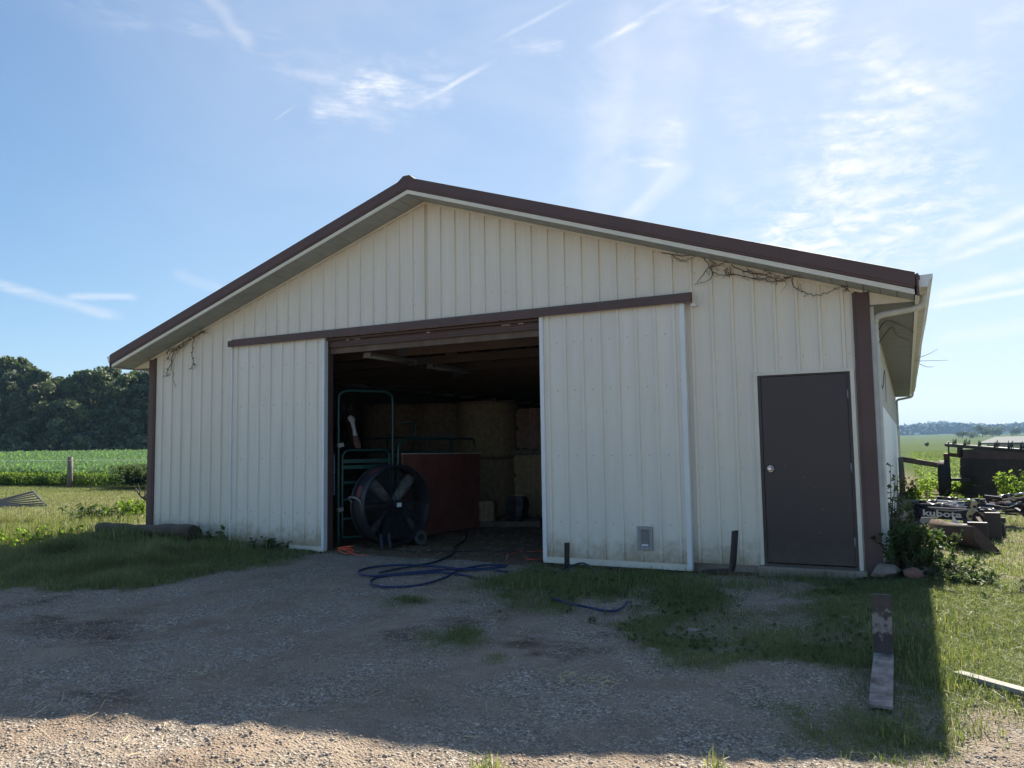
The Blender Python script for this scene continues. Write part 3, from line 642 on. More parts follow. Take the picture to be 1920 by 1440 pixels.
# rakes (white fascia, brown trim), roof
def rake_piece(xa, xb, dz0, dz1, y0, y1, name, m, bev=0):
    return MB().hexa([(xa, y0, top(xa)+dz0), (xb, y0, top(xb)+dz0), (xb, y1, top(xb)+dz0), (xa, y1, top(xa)+dz0), (xa, y0, top(xa)+dz1), (xb, y0, top(xb)+dz1), (xb, y1, top(xb)+dz1), (xa, y1, top(xa)+dz1)]).build(name, m, barn, bevel=bev)
for xa, xb in ((-EO, RX), (RX, W+EO)):
    rake_piece(xa, xb, -.006, .045, -OH-.004, -OH+.012, 'rake_fascia', M['cream'])
    rake_piece(xa, xb, .052, .075, -OH-.018, -OH+.010, 'rake_trim_lip', M['brown'])
    rake_piece(xa-.01*(xa < 0), xb+.01*(xb > 9), .075, .215, -OH-.026, -OH+.012, 'rake_trim', M['brown'], .006)
    rake_piece(xa-.05*(xa < 0), xb+.05*(xb > 9), .150, .200, -OH+.012, BL+.3, 'roof', M['brown'])
    rake_piece(xa, xb, -.002, .15, BL+.28, BL+.3, 'rake_fascia', M['white'])
for sgn in (-1, 1):     # standing ribs on the roof steel
    mb = MB(); y = -.2
    while y < BL+.2:
        for xa, xb in (((-EO-.03, RX-.1) if sgn < 0 else (RX+.1, W+EO+.03)),):
            mb.hexa([(xa, y, top(xa)+.199), (xb, y, top(xb)+.199), (xb, y+.05, top(xb)+.199), (xa, y+.05, top(xa)+.199), (xa, y+.012, top(xa)+.218), (xb, y+.012, top(xb)+.218), (xb, y+.038, top(xb)+.218), (xa, y+.038, top(xa)+.218)])
        y += .2286
    mb.build('roof_rib', M['brown'], barn)
MB().prism([(RX-.16, -OH-.03, top(RX-.16)+.20), (RX-.05, -OH-.03, top(RX)+.232), (RX+.05, -OH-.03, top(RX)+.232), (RX+.16, -OH-.03, top(RX+.16)+.20), (RX, -OH-.03, top(RX)+.20)], (0, BL+.75, 0)).build('ridge_cap', M['brown'], barn)
for s in (-1, 1):
    xe = RX+s*(RX+EO)
    MB().box((min(xe-s*.02, xe+s*.016), -OH+.013, 2.826), (max(xe-s*.02, xe+s*.016), BL+.28, 2.8375)).build('eave_fascia', M['white'], barn)
    MB().box((min(xe+s*.002, xe+s*.016), -OH+.013, 2.838), (max(xe+s*.002, xe+s*.016), BL+.28, 3.0)).build('eave_fascia', M['gutter'], barn)
    MB().box((min(xe-.004*s, xe+s*.017), -OH-.027, 2.83), (max(xe-.004*s, xe+s*.017), -OH+.0125, 3.045)).build('rake_end', M['brown'], barn)
    # K-style gutter
    g0 = xe+s*.018; prof = [(g0, 3.03), (g0, 2.915), (g0+s*.075, 2.915), (g0+s*.095, 2.945), (g0+s*.100, 2.985), (g0+s*.122, 3.005), (g0+s*.122, 3.035), (g0+s*.112, 3.035), (g0+s*.110, 3.01), (g0+s*.085, 2.99), (g0+s*.078, 2.95), (g0+s*.068, 2.925), (g0+s*.01, 2.925), (g0+s*.01, 3.03)]
    ystart = -OH+.02
    gmb = MB(); n = len(prof); st = np.linspace(ystart, BL+.2, 14); vv = []; ff = []
    for j, yy in enumerate(st):
        sag = .014*math.sin(j*2.1)+(.0 if j == 0 else -.006)
        for (px, pz) in prof: vv.append((px+s*.004*math.sin(j*1.3), yy, pz+sag*(1 if j else 0)))
    for j in range(len(st)-1):
        for i in range(n): ff.append((j*n+i, j*n+(i+1) % n, (j+1)*n+(i+1) % n, (j+1)*n+i))
    ff.append(tuple(range(n))); gmb.add(vv, ff)
    go = gmb.build('gutter', M['gutter'], barn); fix_normals(go)
    MB().prism([(g0, ystart-.003, 3.03), (g0, ystart-.003, 2.915), (g0+s*.075, ystart-.003, 2.915), (g0+s*.100, ystart-.003, 2.985), (g0+s*.122, ystart-.003, 3.005), (g0+s*.122, ystart-.003, 3.035)], (0, .003, 0)).build('gutter_end', M['white'], barn)
    # downspouts
    def spout(y0, yw, zb):
        xg = g0+s*.045; xw2 = (W+.055) if s > 0 else -.055
        pts = spline([(xg, y0, 2.918), (xg, y0, 2.86), (xg-s*.05, y0+.02, 2.80), ((xg+xw2)/2, (y0+yw)/2, 2.765), (xw2+s*.04, yw-.02, 2.73), (xw2, yw, 2.66), (xw2, yw, 2.45), (xw2, yw, zb)], 4)
        return MB().tube(pts, .034, 8).build('downspout', M['gutter'], barn)
    spout(.10 if s > 0 else .3, .07 if s > 0 else .25, .0 if s > 0 else 2.62)
    if s > 0: spout(BL-.5, BL-.3, .3)
# trusses, purlins, ceiling of the inside
for j in range(15):
    y = 1.0+1.245*j
    mb = MB(); mb.box((.08, y, 2.845), (W-.08, y+.04, 2.985)); mb.build('truss_chord', M['rafter'], barn)
    mb = MB(); mb.bar((.08, y+.02, top(0)+.08), (RX, y+.02, top(RX)+.08), .04, .13); mb.bar((W-.08, y+.02, top(W)+.08), (RX, y+.02, top(RX)+.08), .04, .13)
    for x0, x1 in ((2.0, 3.3), (3.3, 4.6), (4.6, 5.54), (5.54, 6.5), (6.5, 7.8), (7.8, 9.1)):
        up = (int(x0*10) % 2 == 0); mb.bar((x0, y+.02, 2.93 if up else top(x0)), (x1, y+.02, top(x1) if up else 2.93), .038, .09)
    mb.build('truss_web', M['rafter'], barn)
    for gx in ((4.45, 4.0, 3.6, 3.2)[j],) if j < 4 else ():
        MB().box((gx-.11, y-.004, 2.85), (gx+.11, y-.001, 2.98)).build('gusset_plate', M['galv'], barn)
# track cover over the doors
TRL, TRR = 1.941, 9.219
mb = MB(); mb.add([(TRL, -.155, 3.048), (TRR, -.155, 3.048), (TRR, -.155, 3.130), (TRL, -.155, 3.130), (TRR, -.028, 3.175), (TRL, -.028, 3.175), (TRL, -.150, 3.048), (TRR, -.150, 3.048), (TRL, -.028, 3.048), (TRR, -.028, 3.048)],
    [(0, 1, 2, 3), (3, 2, 4, 5), (0, 6, 7, 1), (0, 3, 5, 8), (1, 9, 4, 2)])
mb.box((TRL, -.157, 3.040), (TRR, -.145, 3.050)); tco = mb.build('track_cover', M['brown'], barn)
MB().box((TRL+.05, -.12, 3.075), (TRR-.05, -.07, 3.125)).build('door_track', M['steel'], barn)
MB().box((TRR, -.11, 3.0), (TRR+.05, -.03, 3.025)).build('track_bracket', M['white'], barn)
def sliding_door(x0, x1, z0, name, lbl, tl, tr, botx=None):
    yd = -.085
    d = MB(); d.box((x0+.01, yd+.003, z0+.03), (x1-.01, yd+.05, 3.03)); root = d.build('sliding_door', M['sidedoor'], barn); root['label'] = lbl
    a = x0+tl; b2 = x1-tr; bk = [a]; k = a+.9144
    while k < b2-.1: bk.append(k); k += .9144
    bk.append(b2)
    for p, q in zip(bk[:-1], bk[1:]):
        vs, fs = ribbed(p, q, z0+.065, 3.06, yd-.001, x0+.115+.0); MB().add(vs, fs).build('door_panel', M['sidedoor'], root)
    MB().box((x0, yd-.028, z0+.015), (x0+tl, yd+.055, 3.045)).build('edge_trim', M['white'], root, bevel=.002)
    MB().box((x1-tr, yd-.027, z0+.015), (x1, yd+.054, 3.045)).build('edge_trim', M['white'], root, bevel=.002)
    MB().box((x0+.003 if botx is None else botx, yd-.024, z0-.006), (x1-.003, yd+.052, z0+.064)).build('bottom_rail', M['cream'], root)
    return root
sliding_door(1.9785, 3.847, -.03, '', 'left sliding door leaf, slid open', .022, .045, 3.1)
rd = sliding_door(7.299, 9.138, .008, '', 'right sliding door leaf with a small pet door', .052, .055)
# pet door on the right leaf
x0, z0 = Y(1195, 987, -.11)[0], Y(1210, 1031, -.11)[2]; x1, z1 = Y(1224, 1031, -.11)[0], Y(1210, 987, -.11)[2]
mb = MB()
for a, b3 in (((x0, z0), (x0+.035, z1)), ((x1-.035, z0), (x1, z1)), ((x0+.035, z0), (x1-.035, z0+.04)), ((x0+.035, z1-.04), (x1-.035, z1))): mb.box((a[0], -.125, a[1]), (b3[0], -.085, b3[1]))
mb.build('pet_door_frame', M['plasticgrey'], rd, bevel=.003)
MB().box((x0+.04, -.112, z0+.05), (x1-.04, -.104, z1-.045)).build('pet_door_flap', M['clear'], rd)
MB().box((x0+.05, -.118, z0+.045), (x1-.05, -.110, z0+.065)).build('pet_door_flap', M['label'], rd)
# walk-in door
WDM = 1
wd = MB().box((DL+.03, -.018, DB+.02), (DR-.03, .026, DT-.02)).build('entry_door', M['doorbrown'], barn, bevel=.003)
for a, b3, m_ in (((DL-.042, -.045, DB-.01), (DL-.003, .01, DT+.035), 'cream'), ((DR+.003, -.045, DB-.06), (DR+.042, .01, DT+.035), 'cream'), ((DL-.003, -.0445, DT-.001), (DR+.003, .01, DT+.034), 'cream'), ((DL-.003, -.028, DB), (DL+.028, .02, DT-.001), 'doorbrown'), ((DR-.028, -.028, DB), (DR+.003, .02, DT-.001), 'doorbrown'), ((DL+.028, -.028, DT-.018), (DR-.028, .02, DT-.001), 'doorbrown')):
    MB().box(a, b3).build('door_frame', M[m_], barn)
MB().box((DL-.06, -.12, -.12), (DR+.08, .02, DB-.015)).build('door_sill', M['sill'], barn, bevel=.01)
MB().box((DL, -.055, DB-.015), (DR, .02, DB+.012)).build('threshold', M['doorbrown'], barn)
for z in (.38, 1.15, 1.92): MB().tube([(DR-.03, -.024, z-.05), (DR-.03, -.024, z+.05)], .009, 8).build('hinge', M['steel'], wd)
kx, kz = Y(1444, 879, -.04)[0], Y(1444, 879, -.04)[2]
kb = MB().cyl((kx, -.019, kz), (kx, -.027, kz), .034, 24).cyl((kx, -.027, kz), (kx, -.06, kz), .014, 12)
kb.tube([(kx, -.055, kz), (kx, -.062, kz), (kx, -.078, kz), (kx, -.086, kz)], [.017, .027, .026, .016], 20); kb.build('door_knob', M['chrome'], wd)
# white flashing at the right corner of the side wall
MB().box((W+.013, -.002, .0), (W+.05, .03, 2.83)).build('corner_flashing', M['gutter'], barn)

# screws in rows on the front (tiny heads, one part)
mb = MB()
for z in (.55, 1.15, 1.75, 2.35, 3.4, 4.0):
    for k in range(48):
        x = .2899+k*.2286+.045
        if OP0-1.9 < x < OP1+1.95 and z < 3.2: continue
        if DL-.05 < x < DR+.05 and z < 2.3: continue
        if x > W-.2 or z > top(x)-.15: continue
        if rng.random() < .3: continue
        mb.tube([(x, -.001, z), (x, -.005, z)], .005, 6)
for x0_, x1_ in ((2.02, 3.8), (7.37, 9.05)):
    for z in (.5, 1.3, 2.1, 2.7):
        k = x0_+.16
        while k < x1_: mb.tube([(k, -.086, z), (k, -.092, z)], .0065, 6); k += .2286
so_ = mb.build('screw_heads', M['steel'], barn); so_['kind'] = 'stuff'

# ------------------------------------------------------------------ inside the barn
for i, (xx, y0, y1, lb) in enumerate(((4.30, .3, 1.52, 'white strip light under the trusses nearer the big door'), (4.20, 2.15, 3.37, 'white strip light under the trusses farther inside the barn'))):
    t = thing('strip_light', lb, 'light fixture', (xx, y0, 2.75), 'strip lights under the trusses')
    MB().box((xx-.06, y0, 2.80), (xx+.06, y1, 2.84)).build('fixture_body', M['fixture'], t)
    for s in (-.035, .035): MB().cyl((xx+s, y0+.03, 2.785), (xx+s, y1-.03, 2.785), .016, 10).build('lamp_tube', M['tube'], t)
    for yy in (y0, y1-.03): MB().box((xx-.07, yy, 2.765), (xx+.07, yy+.03, 2.80)).build('end_cap', M['fixture'], t)
# bow gate
A = np.array([3.80, .27, -.03]); B = np.array([4.22, 1.05, -.03])
t = thing('bow_gate', 'tall green pipe bow gate frame just inside the door', 'gate', A)
hh = 2.33; dv = (B-A)
def ab(s, z): return tuple(A*(1-s)+B*s+np.array([0, 0, z]))
MB().tube(spline([ab(0, 0), ab(0, hh*.6), ab(0, hh-.16), ab(.05, hh-.04), ab(.18, hh), ab(.5, hh), ab(.82, hh), ab(.95, hh-.04), ab(1, hh-.16), ab(1, hh*.6), ab(1, 0)], 5), .019, 10).build('bow_frame', M['green'], t)
mb = MB().tube(spline([ab(.07, .15), ab(.07, 1.2), ab(.09, 1.38), ab(.2, 1.43), ab(.5, 1.43), ab(.82, 1.43), ab(.92, 1.36), ab(.94, 1.2), ab(.94, .15), ab(.5, .14), ab(.07, .15)], 5), .018, 8)
mb.build('gate_leaf', M['green'], t)
for z in (.42, .7, .95, 1.18, 1.27): MB().bar(ab(.08, z), ab(.93, z), .03, .035 if z < 1.1 else .055).build('rail', M['green'], t)
for z in (.55, 1.5): MB().bar(ab(-.02, z), ab(.08, z+.02), .05, .06).build('hinge', M['steel'], t)
mb = MB()   # chain hanging at the latch
for i in range(12): 
    c = np.array(ab(-.08, 1.35-i*.05)); mb.tube([c+np.array([.012*math.cos(a), .012*math.sin(a)*(i % 2), .025*math.sin(a)]) for a in np.linspace(0, 2*math.pi, 7)], .004, 5)
mb.build('chain', M['chrome'], t)
# stall partition with the red-brown board
A2 = np.array([4.27, 1.12, -.03]); B2 = np.array([4.36, 3.38, -.03])
def a2(s, z): return tuple(A2*(1-s)+B2*s+np.array([0, 0, z]))
t = thing('stall_panel', 'green pipe stall panel faced with a red-brown board', 'stall panel', A2)
MB().tube(spline([a2(0, 0), a2(0, 1.3), a2(.02, 1.52), a2(.10, 1.6), a2(.5, 1.6), a2(.92, 1.6), a2(.99, 1.53), a2(1, 1.3), a2(1, 0)], 5), .02, 8).build('frame', M['green'], t)
MB().tube([a2(.2, 1.6), a2(.2, 1.83)], .010, 6).tube([a2(.0, 1.85), a2(.18, 1.85), a2(.2, 1.83)], .010, 6).build('latch_rod', M['green'], t)
q = np.array([.05, -.0, 0]); MB().prism([np.array(a2(.01, .05))+q, np.array(a2(1.02, .03))+q, np.array(a2(1.02, 1.335))+q, np.array(a2(.01, 1.36))+q], (.018, 0, 0)).build('board', M['board'], t)
MB().bar(np.array(a2(.01, 1.365))+q*1.15, np.array(a2(1.02, 1.34))+q*1.15, .024, .012).build('board_cap', M['cream'], t)
# gate panel behind, across the stall (its rails show above the leaf)
t = thing('corral_panel', 'dark green corral panel with level rails behind the bow gate', 'corral panel', (1.2, 2.6, -.03))
for z in (.35, .6, .85, 1.1, 1.35, 1.62): MB().tube([(.6, 3.9, z), (3.9, 3.3, z)], .02, 6).build('rail', M['green'], t)
for s in (0, .5, 1): MB().tube([(.6+3.3*s, 3.9-.6*s, -.03), (.6+3.3*s, 3.9-.6*s, 1.63)], .021, 6).build('upright', M['green'], t)

# horse: one skinned body
def skin(name, verts, edges, radii, m, parent, sub=2):
    me = bpy.data.meshes.new(name); me.from_pydata([tuple(np.array(v)-np.array(parent['_abs'])) for v in verts], edges, []); o = bpy.data.objects.new(name, me); COL.objects.link(o); o.parent = parent
    md = o.modifiers.new('skin', 'SKIN'); md.use_smooth_shade = True
    lay = me.skin_vertices[0].data if me.skin_vertices else None
    if lay is None:
        bpy.context.view_layer.objects.active = o; lay = me.skin_vertices[0].data
    for i, r in enumerate(radii): lay[i].radius = r if isinstance(r, tuple) else (r, r)
    lay[0].use_root = True
    s = o.modifiers.new('sub', 'SUBSURF'); s.levels = sub; s.render_levels = sub
    me.materials.append(m); return o
hb = np.array([2.55, 2.05, 0.0])
horse = thing('horse', 'dark brown horse with a white face blaze looking over the gate', 'horse', (2.0, 2.1, -.03))
noseP = D(669, 838, 12.55); pollP = D(651, 778, 13.0); eyeP = D(652, 797, 12.9)
hd = pollP-np.array([-.0, 0, 0])
wv = np.array([1.55, 2.35, 1.45])   # withers
vs = [(1.0, 2.5, 1.18), (1.45, 2.4, 1.18), (1.85, 2.25, 1.25), (.45, 2.65, 1.20), (.15, 2.72, 1.12)]
rad = [(.30, .33), (.28, .31), (.25, .30), (.29, .32), (.18, .22)]
ed = [(0, 1), (1, 2), (0, 3), (3, 4)]
neck1 = np.array([2.15, 2.1, 1.5]); neck2 = np.array([2.5, 1.9, 1.72]); vs += [neck1, neck2, pollP+np.array([-.12, .08, -.04])]; rad += [(.15, .22), (.12, .17), (.10, .13)]; ed += [(2, 5), (5, 6), (6, 7)]
hdir = (noseP-pollP); vs += [pollP+hdir*.28+np.array([-.03, .02, 0]), pollP+hdir*.62, pollP+hdir*.92, pollP+hdir*1.04]; rad += [(.115, .14), (.085, .10), (.062, .066), (.05, .05)]; ed += [(7, 8), (8, 9), (9, 10), (10, 11)]
def leg(a, pts, rr_):
    k = len(vs)
    prev = a
    for p_, r_ in zip(pts, rr_): vs.append(np.array(p_)); rad.append(r_); ed.append((prev, len(vs)-1)); prev = len(vs)-1
for sx in (-.15, .15):
    leg(2, [(1.95+sx*.2, 2.22+sx, .85), (1.98+sx*.2, 2.22+sx, .48), (1.96+sx*.2, 2.22+sx, .12), (2.02+sx*.2, 2.22+sx, .0)], [.09, .055, .04, .055])
    leg(3, [(.42+sx*.2, 2.68+sx, .85), (.22+sx*.2, 2.68+sx, .52), (.33+sx*.2, 2.68+sx, .12), (.38+sx*.2, 2.68+sx, .0)], [.13, .06, .042, .056])
vs = [tuple(map(float, p)) for p in vs]
skin('body', vs, ed, rad, M['horse'], horse)
side = np.cross(hdir/np.linalg.norm(hdir), np.array([0, 0, 1.])); side /= np.linalg.norm(side)
frontn = np.cross(side, hdir/np.linalg.norm(hdir)); frontn = frontn if frontn[0] > 0 else -frontn
tocam = CAM-pollP; tocam /= np.linalg.norm(tocam)
def on_face(s, off): return pollP+hdir*s+frontn*off
def ribbon(name, rows, m):
    rows = [(a, b*1.35, c) for a, b, c in rows]
    mb = MB(); n = 6; vv = []
    for (s, w, off) in rows:
        c = on_face(s, off)
        for j in range(n+1):
            a = (j/n-.5)*2; vv.append(c+side*w*a-frontn*(a*a*.35*w))
    ff = [(i*(n+1)+j, i*(n+1)+j+1, (i+1)*(n+1)+j+1, (i+1)*(n+1)+j) for i in range(len(rows)-1) for j in range(n)]
    o = mb.add(vv, ff, True).build(name, m, horse); md = o.modifiers.new('solid', 'SOLIDIFY'); md.thickness = .006; md.offset = 0; return o
ribbon('blaze', [(.17, .012, .122), (.22, .042, .128), (.30, .046, .128), (.38, .026, .120), (.5, .022, .106), (.62, .020, .094), (.72, .028, .084), (.8, .030, .076)], M['blaze'])
ribbon('muzzle_patch', [(.76, .030, .080), (.86, .042, .073), (.96, .048, .068), (1.04, .044, .062), (1.1, .02, .050)], M['muzzle'])
for sg in (-1, 1):
    e0 = pollP+side*sg*.05+np.array([0, 0, .05]); MB().tube([e0, e0+np.array([.01, 0, .07])+side*sg*.015, e0+np.array([.02, 0, .15])+side*sg*.02], [.035, .032, .004], 8).build('ear', M['horse'], horse)
    e1 = pollP+hdir*.27+side*sg*.105+frontn*.05; MB().tube([e1-side*sg*.015, e1, e1+side*sg*.012], [.012, .02, .006], 8).build('eye', M['mane'], horse)
    n0 = pollP+hdir*1.0+side*sg*.045+frontn*.03; MB().tube([n0, n0+side*sg*.012], [.012, .009], 8).build('nostril', M['mane'], horse)
mb = MB()
for i in range(46):
    s = i/45; b0 = np.array(vs[5])*(1-s)+np.array(vs[7])*s+np.array([0, 0, .17-.06*s])
    mb.tube([b0, b0+np.array([.02, -.10+rng.normal()*.01, -.06]), b0+np.array([.03, -.17, -.20-.08*rng.random()])], [.012, .010, .003], 4)
for i in range(10): b0 = pollP+np.array([0, 0, .07])+side*rng.normal()*.02; mb.tube([b0, b0+frontn*.08+hdir*.05, b0+frontn*.09+hdir*(.14+.06*rng.random())], [.010, .009, .003], 4)
mb.build('mane', M['mane'], horse)
MB().tube(spline([(.02, 2.75, 1.25), (-.1+.22, 2.86, 1.0), (.12, 2.88, .6), (.14, 2.86, .4)], 4), [.03+.05*math.sin(math.pi*i/12) for i in range(13)], 8).build('tail', M['mane'], horse)

# barrel fan
fc = D(733, 960, 11.5); FR = .575
vw = np.array([CAM[0]-fc[0], CAM[1]-fc[1]]); vw /= np.linalg.norm(vw); rn = np.array([R_[0], R_[1]]); rn /= np.linalg.norm(rn)
fn2 = vw*math.cos(math.radians(38))+rn*math.sin(math.radians(38)); fn2 /= np.linalg.norm(fn2)
fan = thing('barrel_fan', 'large black barrel fan on small wheels inside the doorway', 'fan', (fc[0], fc[1], -.03), rotz=math.atan2(fn2[1], fn2[0])-math.pi/2*0, local=True)
# local frame: +x is the way the fan blows, z up, centre at height cz
cz_ = FR+.05; dep = .17
def ring(mb, x, r, t=.012, n=40): return mb.tube([(x, r*math.cos(a), cz_+r*math.sin(a)) for a in np.linspace(0, 2*math.pi, n+1)], t, 6, cap=False)
mb = MB(); n = 48; vv = []; ff = []
for (x, r) in ((-dep, FR), (-dep*.3, FR+.004), (dep*.3, FR+.004), (dep, FR), (dep, FR-.02), (-dep, FR-.02)):
    for k in range(n): a = 2*math.pi*k/n; vv.append((x, r*math.cos(a), cz_+r*math.sin(a)))
for j in range(6):
    for k in range(n): ff.append((j*n+k, j*n+(k+1) % n, ((j+1) % 6)*n+(k+1) % n, ((j+1) % 6)*n+k))
dr = mb.add(vv, ff, True).build('drum', M['drum'], fan, local=True)
mb = MB(); ring(mb, dep, FR+.006, .013); ring(mb, -dep, FR+.006, .013); mb.build('rim', M['drum'], fan, local=True)
for xg in (dep+.012, -dep-.012):
    mb = MB()
    for r in np.arange(.10, FR, .030): ring(mb, xg+(.03*(1-r/FR)), r, .0034, 32)
    for k in range(12): a = 2*math.pi*k/12; mb.tube([(xg+.03, .07*math.cos(a), cz_+.07*math.sin(a)), (xg, FR*math.cos(a), cz_+FR*math.sin(a))], .004, 5)
    mb.build('guard', M['black'], fan, local=True)
for ang in (42, 132, 222, 312):
    a = math.radians(ang); rad_ = np.array([0, -math.cos(a), math.sin(a)]); tan = np.array([0, math.sin(a), math.cos(a)]); vv = []
    for s, w, tw in ((.07, .055, .55), (.2, .075, .5), (.35, .085, .42), (.5, .08, .35), (.545, .06, .3)):
        c = np.array([.02, 0, cz_])+rad_*s
        for q in (-1, -.3, .4, 1): vv.append(c+(tan*math.cos(tw)+np.array([math.sin(tw), 0, 0]))*w*q+np.array([.012*(1-q*q), 0, 0]))
    o = MB().add(vv, [(i*4+j, i*4+j+1, (i+1)*4+j+1, (i+1)*4+j) for i in range(4) for j in range(3)], True).build('blade', M['alu'], fan, local=True)
    md = o.modifiers.new('s', 'SOLIDIFY'); md.thickness = .004
MB().cyl((-.05, 0, cz_), (dep+.05, 0, cz_), .06, 16).build('hub', M['black'], fan, local=True)
MB().box((dep+.051, -.045, cz_-.03), (dep+.054, .035, cz_+.03)).build('hub_label', M['label'], fan, local=True)
MB().box((-.14, -.12, cz_-.42), (.10, .12, cz_-.22)).build('motor', M['drum'], fan, local=True, bevel=.02)
mb = MB()
for s in (-1, 1): mb.bar((dep-.02, s*.12, cz_-FR+.02), (dep-.02, s*.12, cz_+.02), .03, .03, (1, 0, 0)); mb.bar((dep-.02, s*.12, cz_), (dep-.02, s*.47, cz_-FR*.55), .025, .025, (1, 0, 0))
mb.bar((dep-.02, -FR+.02, cz_), (dep-.02, FR-.02, cz_), .03, .03, (1, 0, 0)); mb.build('motor_mount', M['drum'], fan, local=True)
for k_, (x, yy) in enumerate(((dep-.02, .42), (-dep+.02, .42))):
    w = MB(); w.tube([(x-.03, yy, .115), (x+.03, yy, .115)], .105, 22); wo_ = w.build('wheel', M['wheelgrey'], fan, local=True)
    MB().tube([(x-.032, yy, .115), (x+.036, yy, .115)], .05, 14).build('wheel_hub', M['drum'], wo_, local=True)
MB().box((-.2, .36, .10), (.2, .40, .14)).build('axle', M['black'], fan, local=True)
for yy in (-.30, -.16): MB().bar((dep, yy, .22), (dep+.10, yy-.04, .01), .04, .03).build('foot', M['black'], fan, local=True)
MB().tube(spline([(-.12, -FR-.01, cz_+.05), (-.12, -FR-.07, cz_+.12), (-.02, -FR-.09, cz_+.14), (.10, -FR-.07, cz_+.12), (.12, -FR-.01, cz_+.05)], 4), .013, 8).build('handle', M['steel'], fan, local=True)
for (a0, a1, m_) in ((150, 168, 'redlabel'), (112, 128, 'redlabel')):
    vv = []; 
    for k in range(7):
        a = math.radians(a0+(a1-a0)*k/6)
        for x in (-.06, .05): vv.append((x, -(FR+.008)*abs(math.cos(a))*(1 if math.cos(a) < 0 else -1), cz_+(FR+.008)*math.sin(a)))
    o = MB().add(vv, [(2*k, 2*k+1, 2*k+3, 2*k+2) for k in range(6)]).build('sticker', M[m_], fan, local=True); md = o.modifiers.new('s', 'SOLIDIFY'); md.thickness = .002

MB().prism([(dep-.06, -.10, cz_), (dep-.06, .10, cz_), (dep-.06, .30, cz_-.50), (dep-.06, -.28, cz_-.50)], (.03, 0, 0)).build('belt_guard', M['drum'], fan, local=True)
# bales and pallets
def pallet(loc, rz, w, d, label, grp='wooden pallets'):
    t = thing('pallet', label, 'pallet', loc, grp, rz, local=True); n = 7
    for k in range(n): x = -w/2+(w-.09)*k/(n-1); MB().box((x, -d/2, .10), (x+.09, d/2, .118)).build('deck_board', M['wood'], t, local=True)
    for yy in (-d/2, -.02, d/2-.04): MB().box((-w/2, yy, .018), (w/2, yy+.04, .10)).build('stringer', M['wood'], t, local=True)
    for k in range(3): x = -w/2+(w-.09)*k/2; MB().box((x, -d/2, 0), (x+.09, d/2, .018)).build('bottom_board', M['wood'], t, local=True)
    return t
def noisy_box(w, d, h, seed, amp=.02, n=6):
    bm = bmesh.new(); bmesh.ops.create_cube(bm, size=1); bmesh.ops.subdivide_edges(bm, edges=bm.edges, cuts=n, use_grid_fill=True)
    for v in bm.verts:
        c = v.co; k = 1-.10*max(0, (abs(c.x)*2)**6*(abs(c.z)*2)**6); v.co = Vector((c.x*w*k, c.y*d, (c.z+.5)*h if True else 0))
        nn = mnoise.noise_vector(v.co*6+Vector((seed*3.1, seed, 0))); v.co += nn*amp
    me = bpy.data.meshes.new('bale'); bm.to_mesh(me); bm.free(); return me
def hay_bale(loc, rz, label, size=(.92, .46, .38), m='hay2', grp='small square hay bales'):
    t = thing('hay_bale', label, 'hay bale', loc, grp, rz, local=True); w, d, h = size
    me = noisy_box(w, d, h, loc[0]*7+loc[2]); me.materials.append(M[m]); o = bpy.data.objects.new('hay', me); COL.objects.link(o); o.parent = t
    for s in (-.2, .2):
        MB().tube([(s*w/.9, -d/2-.008, .0), (s*w/.9, -d/2-.012, h/2), (s*w/.9, -d/2-.004, h+.004), (s*w/.9, d/2, h+.006)], .005, 4).build('twine', M['twine'], t, local=True)
    return t
def round_bale(loc, r, h, label, m):
    t = thing('round_bale', label, 'round bale', loc, 'round bales stacked on end', 0, local=True)
    vv, ff = [], []; n = 40; rows = 12
    for j in range(rows+1):
        z = h*j/rows; rr2 = r*(1-.05*(abs(2*j/rows-1))**4)
        for k in range(n):
            a = 2*math.pi*k/n; q = rr2+.018*mnoise.noise(Vector((math.cos(a)*3, math.sin(a)*3, z*3+loc[0]*5))); vv.append((q*math.cos(a), q*math.sin(a), z))
    for j in range(rows):
        for k in range(n): ff.append((j*n+k, j*n+(k+1) % n, (j+1)*n+(k+1) % n, (j+1)*n+k))
    ff.append(tuple(rows*n+k for k in range(n))); ff.append(tuple(k for k in range(n))[::-1])
    o = MB().add(vv, ff, True).build('bale_roll', m, t, local=True)
    mb = MB()
    for z in (.03, h-.03): mb.tube([((r+.012)*math.cos(a), (r+.012)*math.sin(a), z) for a in np.linspace(0, 2*math.pi, 33)], .004, 4, cap=False)
    mb.build('net_wrap', m, t, local=True); return t
names_ = ['leftmost column', 'middle column', 'right column']
for i, (u, m_) in enumerate(((735, 'hay2'), (826, 'hay2'), (916, 'hay'))):
    c = D(u, 838, 17.2 if i < 2 else 16.6); rr_ = .66
    for lv in range(2):
        round_bale((c[0], c[1], -.03+lv*1.21), rr_, 1.20, f"{'lower' if lv == 0 else 'upper'} round bale on end in the {names_[i]} beyond the stall board", M[m_])
pc = D(946, 980, 14.3); pallet((pc[0], pc[1]+.1, -.03), math.radians(24), 1.25, 1.0, 'wooden pallet on the barn floor in front of the bales')
b0 = D(905, 975, 14.1); hay_bale((b0[0], b0[1], .09), math.radians(20), 'short broken hay bale on the left end of the floor pallet', (.48, .42, .36), 'hay2')
